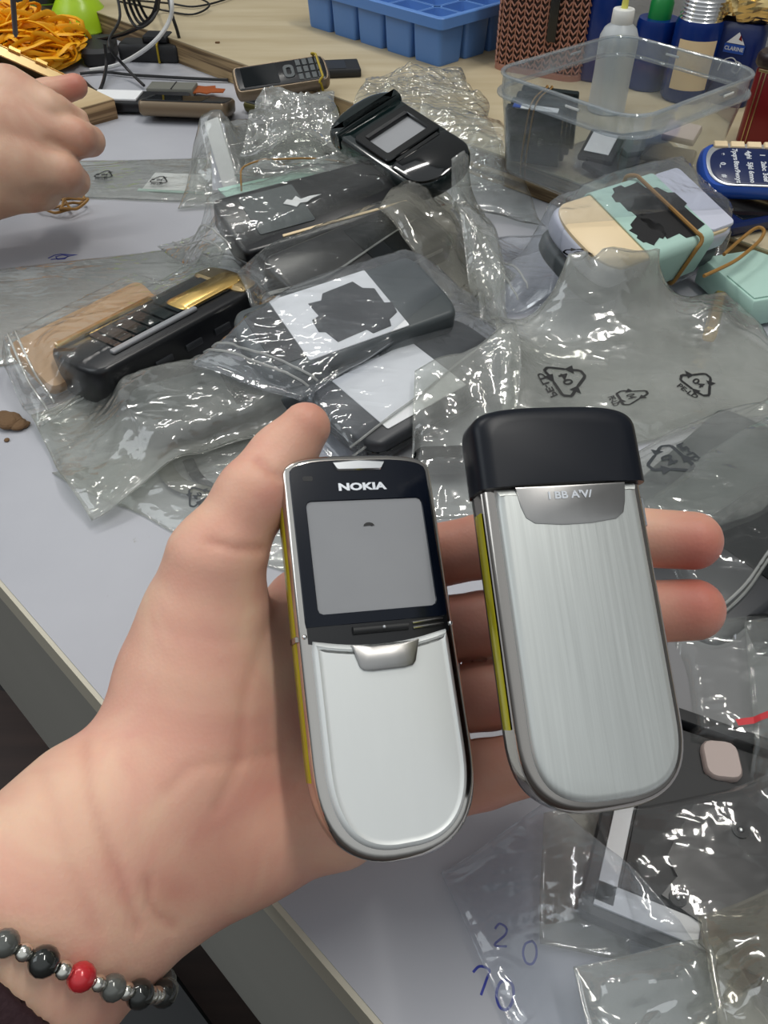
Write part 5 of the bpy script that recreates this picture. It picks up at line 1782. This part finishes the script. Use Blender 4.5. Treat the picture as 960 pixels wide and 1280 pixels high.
bow = [Vector(at(px, py, .030)) for px, py in ((328, 384), (335, 376), (350, 372), (366, 376), (360, 384), (340, 388))]
o = mk('rubber_band', tube(spline(bow, 6, True), .0014, 7, True), M['rubber']); tag(o, 'amber rubber band loop poking out beside the patched phone', 'rubber band')

# -- clear crumpled bag behind the black housing
bag('crumpled clear bag on the board behind the black phone housing', [(428, 190), (455, 100), (580, 84), (640, 200)], .030, (), 'film', .014, .018, 103, .010, wave=.010, flare=.008, cell=.0015, fine=.4, aniso=.5)
bag('smooth clear bag draped at the board edge between the black housing and the tub', [(520, 230), (520, 160), (620, 175), (690, 250)], .024, (), 'film', .008, .030, 107, .010, wave=.010, flare=.006)

# -- black phone housing lying on the bags
hA, hB = at(440, 130, .075), at(566, 214, .058)
y_ = (hA - hB).normalized(); zz = Vector((-.10, -.30, 1)); zz = (zz - y_ * zz.dot(y_)).normalized(); x_ = y_.cross(zz); c_ = (hA + hB) / 2 - zz * .017
m = Matrix(((x_.x, y_.x, zz.x, c_.x), (x_.y, y_.y, zz.y, c_.y), (x_.z, y_.z, zz.z, c_.z), (0, 0, 0, 1)))
LB = .106
bh = thing('phone_housing', m, 'glossy black phone housing with an empty display window, lying on the bags at the back', 'phone')
ob_ = sup(.059, LB, .012, .022, 2.9, 2.5)
mk('shell', slab(ob_, [(0, .004), (.002, .001), (.006, 0), (.0125, 0), (.0150, .0012), (.0158, .003)]), M['greenblack'], bh)
mk('top_cap', slab([p for p in sup(.061, LB, .020, .02, 2.4, 2.5, 18) if p[1] > LB / 2 - .030], [(.006, .0005), (.0155, .0003), (.0178, .0015), (.0190, .004), (.0195, .008)]), M['greenblack'], bh)
mk('window_frame', rim(rrect(.050, .038, .003, 5), rrect(.038, .024, .0015, 5), .0150, .0190, .0006, 0, .0035), M['blackgloss'], bh)
mk('window', box(0, .0035, .0158, .038, .024, .0006, .0001, .001), M['screen'], bh)['label'] = 'grey display window'
mk('window_ledge', box(0, .0150, .0178, .038, .004, .003, .0006), M['black'], bh)
mk('front_lip', box(0, -.0185, .0168, .040, .004, .003, .0008), M['blackgloss'], bh)
mk('slide_cover', slab(sup(.052, .036, .006, .018, 3, 2.4), [(.015, 0), (.0172, 0), (.0180, .002)], 0, -.034), M['blackgloss'], bh)
add_solid(bh)

# -- bundle of cream phones in mint card, in a zip bag at right
m, L = lay((888, 230), (690, 296), .026, roll=17, thick=.030)
def bund_x(t, L, W, Tk):
    mk('cream_back', slab(sup(W - .002, L - .002, .012, .016, 2.8, 2.5), [(Tk - .002, 0), (Tk + .0012, 0), (Tk + .0022, .0015)]), M['cream'], t)
    mk('end_cover', box(0, L / 2 - .014, Tk + .002, W - .004, .024, .003, .001, .004), M['lav'], t)
phb = blank_phone('upper cream phone wrapped in mint card inside the big zip bag at right', m @ Matrix.Translation((0, 0, .013)), .116, .062, .015, 'lav', name='cream_phone', extra=bund_x, group=None)
phb2 = blank_phone('lower grey phone under the cream one in the big zip bag at right', m @ Matrix.Translation((0.001, -.003, 0)), .116, .062, .0125, 'slate', name='cream_phone')
phb2.name = 'grey_phone'
SOLID[:] = [(a, b, 'grey_phone' if c == 'cream_phone.001' else c) for a, b, c in SOLID]
slv = thing('card_sleeve', m @ Matrix.Translation((0, 0, 0)), 'mint card sleeve with black printed shapes round the cream phone', 'card')
mk('sleeve', xf(rim(rrect(.0665, .0345, .006, 5), rrect(.0640, .0320, .005, 5), -.028, .028, .0003), Matrix.Translation((0, .005, .0145)) @ Matrix.Rotation(R(90), 4, 'X')), M['mint'], slv)
mk('printed_shape', patch(LEATHER, .006, .012, .0318, 1.65, .0003, 90), M['printblack'], slv, False)
mk('printed_shape', patch(LEATHER, -.013, .004, .0318, 1.1, .0003, 180), M['printblack'], slv, False)
mk('printed_shape', patch(LEATHER, .012, -.011, .0318, .85, .0003, 20), M['printblack'], slv, False)
add_solid(slv)
rb = mk('rubber_band', xf(tube([Vector((x, .016 + .003 * math.sin(i_ * .5), y + .0150)) for i_, (x, y) in enumerate(rrect(.0695, .0385, .006, 5))], .0013, 7, True), m), M['rubber'])
tag(rb, 'dark tan rubber band round the mint card sleeve', 'rubber band')
bag('zip bag round the cream phone in its mint card sleeve', [(562, 255, .045), (872, 180, .045), (918, 300, .030), (640, 365, .020)], .040, (phb, phb2, slv), 'filmcool', .009, .026, 113, .004, wave=.004, flare=.008, zipside=0,
    marks=[dict(px=722, py=318, z=.05, size=.020, ang=-60, sx=.8)])
# grey zip end folded up, left of it
bag('folded ribbed zip end of a clear bag standing left of the cream phone', [(562, 250), (610, 232), (642, 345), (606, 365)], .036, (), 'filmmilky', .007, .010, 118, .006, wave=.003, flare=.004, cell=.0012, fine=.5, aniso=3)

# -- looped brown band at right edge
lp = [Vector(at(px, py, .034)) for px, py in ((905, 318), (925, 300), (945, 285), (955, 288), (950, 300), (930, 318), (912, 330), (880, 345))]
o = mk('rubber_band', tube(spline(lp, 7), .0012, 7), M['rubber']); tag(o, 'brown rubber band loop at the right edge beside the cream phone', 'rubber band')

# -- big empty-looking bag at right with marks
tb = thing('mint_box', frame(at(935, 375, .002), at(1000, 360, 0) - at(880, 380, 0)), 'pale mint card box under the large printed bag at the right edge', 'box')
mk('carton', box(.012, 0, .010, .070, .060, .018, .001), M['mint'], tb)
mk('flap', box(.012, -.012, .0195, .066, .030, .0008, .0002), M['mint'], tb)
add_solid(tb)
gs = thing('gold_strip', frame(at(890, 405, .004), at(905, 360, 0) - at(885, 440, 0)), 'gold strip shining through the large printed bag', 'strip')
mk('strip', box(0, 0, .006, .050, .008, .010, .002), M['gold'], gs)
add_solid(gs)
bag('large cloudy bag with three printed recycling marks, at the right behind the black cap', [(612, 418, .008), (905, 380, .008), (1040, 480, .012), (640, 590, .008)], .018, (tb, gs), 'filmheavy', .007, .034, 127, .012, wave=.008, flare=.009, fine=.3, cell=.0021,
    marks=[dict(px=712, py=447, z=.03, size=.026, ang=-62, mirror=True), dict(px=797, py=464, z=.03, size=.022, ang=-70, sx=.5), dict(px=884, py=446, z=.03, size=.021, ang=-48)])
dk = blank_phone('slate phone under the cloudy bags right of the black cap', lay((935, 545), (850, 625), .004, thick=.010)[0], .10, .046, .010, 'slate')
bag('second cloudy bag under the first, right of the black cap, with a grey recycling mark', [(760, 560), (980, 470), (1060, 600), (830, 690)], .022, (dk,), 'filmmilky', .006, .028, 131, .005, wave=.008, flare=.006,
    marks=[dict(px=843, py=556, z=.03, size=.024, ang=115, mirror=True, mat='printgrey')])

# -- black clasp between the two held phones
cl3 = thing('phone_clasp', frame(at(560, 586, .004), Vector((1, .05, 0))), 'small black bar part between the two held phones', 'phone part')
mk('clasp', box(.002, 0, .006, .040, .015, .009, .002, .006), M['blackgloss'], cl3)
add_solid(cl3)
bag('crumpled clear bag visible between the two held phones', [(520, 640), (515, 500), (640, 440), (650, 640)], .012, (cl3,), 'filmmilky', .008, .022, 137, .004, wave=.008, flare=.006)

# -- bags under the fingertips on the right
dk2 = blank_phone('charcoal phone under the shiny creased bag beneath the fingertips', lay((985, 655), (862, 745), .004, thick=.012)[0], .108, .050, .013, 'charcoal', extra=lambda t, L, W, Tk: mk('display', box(0, .02, Tk + .0002, W - .012, .044, .0006, .0002, .002), M['glassdark'], t))
bag('shiny creased bag over the charcoal phone beneath the fingertips', [(795, 640), (960, 520), (1090, 620), (880, 800)], .020, (dk2,), 'film', .009, .024, 141, .004, wave=.008, flare=.006, zipside=3)
wb2 = thing('charger_plug', frame(at(948, 815, .004), (1, 0, 0)), 'black plug part at the right edge below the fingertips', 'plug')
mk('plug', slab(sup(.016, .022, .005, .005, 2.6, 2.6), [(0, .001), (.003, 0), (.012, 0), (.015, .003)]), M['blackgloss'], wb2)
add_solid(wb2)
gb = thing('grey_phone', frame(at(918, 868, .004), at(960, 880, 0) - at(870, 850, 0)), 'flat grey phone with a black lower edge, right of the brushed steel cover', 'phone')
mk('body', box(.008, 0, .006, .078, .052, .012, .002, .006), M['phonegrey'], gb)
mk('black_edge', box(.008, -.027, .007, .078, .006, .013, .001, .002), M['black'], gb)
mk('dark_mark', box(-.010, .016, .0122, .006, .003, .0004, .0001, .001), M['printgrey'], gb)
mk('lettering', xf(text('NOKIA', .005, .00005), Matrix.Translation((-.012, .021, .0122)) @ Matrix.Rotation(R(-18), 4, 'Z')), M['lav'], gb, False)
add_solid(gb)
bag('clear bag over the flat grey phone right of the brushed steel cover', [(838, 800), (1000, 770), (1020, 960), (855, 930)], .014, (gb, wb2), 'film', .004, .026, 147, .002, wave=.004)
bag('clear bag with a red seal line at the right edge', [(925, 780), (1040, 760), (1060, 1060), (945, 1040)], .020, (), 'film', .006, .022, 151, .004, wave=.004,
    marks=[dict(kind='seal_line', px=950, py=900, z=.022, size=1, ang=8, mat='redline', label='red seal line', shape=([(x, y, 0) for x in [-.009 + .001 * k for k in range(19)] for y in (-.0013, .0013)], [(2 * k, 2 * k + 1, 2 * k + 3, 2 * k + 2) for k in range(18)]))])
pk = thing('pink_tab', frame(at(896, 960, .010), (1, -.1, 0)), 'pinkish grey rounded tab below the flat grey phone', 'tab')
mk('tab', box(0, 0, .004, .013, .015, .006, .001, .004), M['pinkbrown'], pk)
add_solid(pk)

bag('empty clear bag under the lower end of the two held phones', [(672, 1010), (790, 990), (800, 1190), (675, 1175)], .006, (), 'filmwarm', .007, .022, 163, .006, wave=.006, flare=.008)
# -- white framed black leather patches in a bag, lower right
def wf(t, L, W, Tk):
    mk('white_frame', join(box(-.033, 0, Tk + .0006, .006, .056, .0010, .0002), box(0, -.0255, Tk + .0006, .072, .008, .0010, .0002)), M['white'], t)
    mk('dark_panel', box(.002, .004, Tk + .0004, .062, .050, .0008, .0002), M['matblack'], t)
    mk('dark_patch', patch(LEATHER, .006, -.006, Tk + .0012, 1.9, .0010, -20), M['black'], t)
    for x, y in ((-.012, -.018), (.020, -.024), (.004, .012)):
        mk('eyelet', xf(lathe([(.0028, 0), (.0028, .0006), (.0010, .0006), (.0010, 0)], 16, False), Matrix.Translation((x, y, Tk + .0022))), M['matblack'], t)
        mk('eyelet_pin', ball((x, y, Tk + .0026), .0009), M['chrome_lines'], t)
m = frame(at(902, 1078, .014), Vector((1, -.42, 0)))
pf = thing('framed_panel', m, 'black patches on a white-framed panel in the bag at lower right', 'panel')
mk('base_card', box(.006, .006, -.003, .092, .078, .006, .001, .002), M['matblack'], pf)
wf(pf, 0, 0, .0002)
add_solid(pf)
bag('clear bag round the black patches with the white frame', [(745, 1000), (985, 955), (1030, 1180), (790, 1165)], .020, (pf,), 'filmclear', .0035, .030, 161, .002, wave=.006, flare=.004)
# empty bags at the bottom
INK2 = None
bag('flat zip bag at the bottom over the blue handwritten numbers', [(556, 1090), (690, 1020), (960, 1330), (690, 1420)], .004, (), 'filmcool', .005, .034, 167, .003, wave=.004, zipside=3, flare=.004)
bag('folded striped clear bag at the bottom edge right of the blue numbers', [(725, 1215), (890, 1180), (1010, 1330), (760, 1370)], .014, (), 'filmmilky', .011, .011, 171, .005, wave=.005, flare=.008, cell=.0013)
bag('crumpled clear bag in the bottom right corner', [(850, 1160), (1010, 1110), (1060, 1350), (890, 1350)], .012, (), 'filmwarm', .012, .022, 173, .006, wave=.006, flare=.006)

# ---------------------------------------------------------------- small pieces belong to the part they sit on
def adopt(part, child):
    for t in list(S.objects):
        if t.parent is not None: continue
        ps = [c for c in t.children if c.name.split('.')[0] == part]
        cs = [c for c in t.children if c.name.split('.')[0] == child]
        if not ps: continue
        for c in cs:
            if len(ps) == len(cs): p = ps[cs.index(c)]
            else: p = ps[0]
            c.parent = p
for a_, b_ in (('bottle_cap', 'spout'), ('keypad', 'key_lettering'), ('paper_label', 'black_patch'), ('eyelet', 'eyelet_pin'), ('face_plate', 'brand_lettering'),
               ('face_plate', 'earpiece'), ('roller', 'roller_pin'), ('cover_grip', 'cover_lettering'), ('chrome_frame', 'side_reflection'), ('chrome_frame', 'side_seam'), ('chrome_frame', 'side_button'),
               ('top_label', 'blue_stripe'), ('strip_blade', 'hole'), ('tin_lid', 'lid_pattern'), ('logo_band', 'logo_lettering'), ('logo_peak', 'logo_peak_red'),
               ('sleeve', 'printed_shape'), ('white_frame', 'dark_panel'), ('tub_rim', 'clip_slot'), ('display', 'white_reflection')):
    adopt(a_, b_)
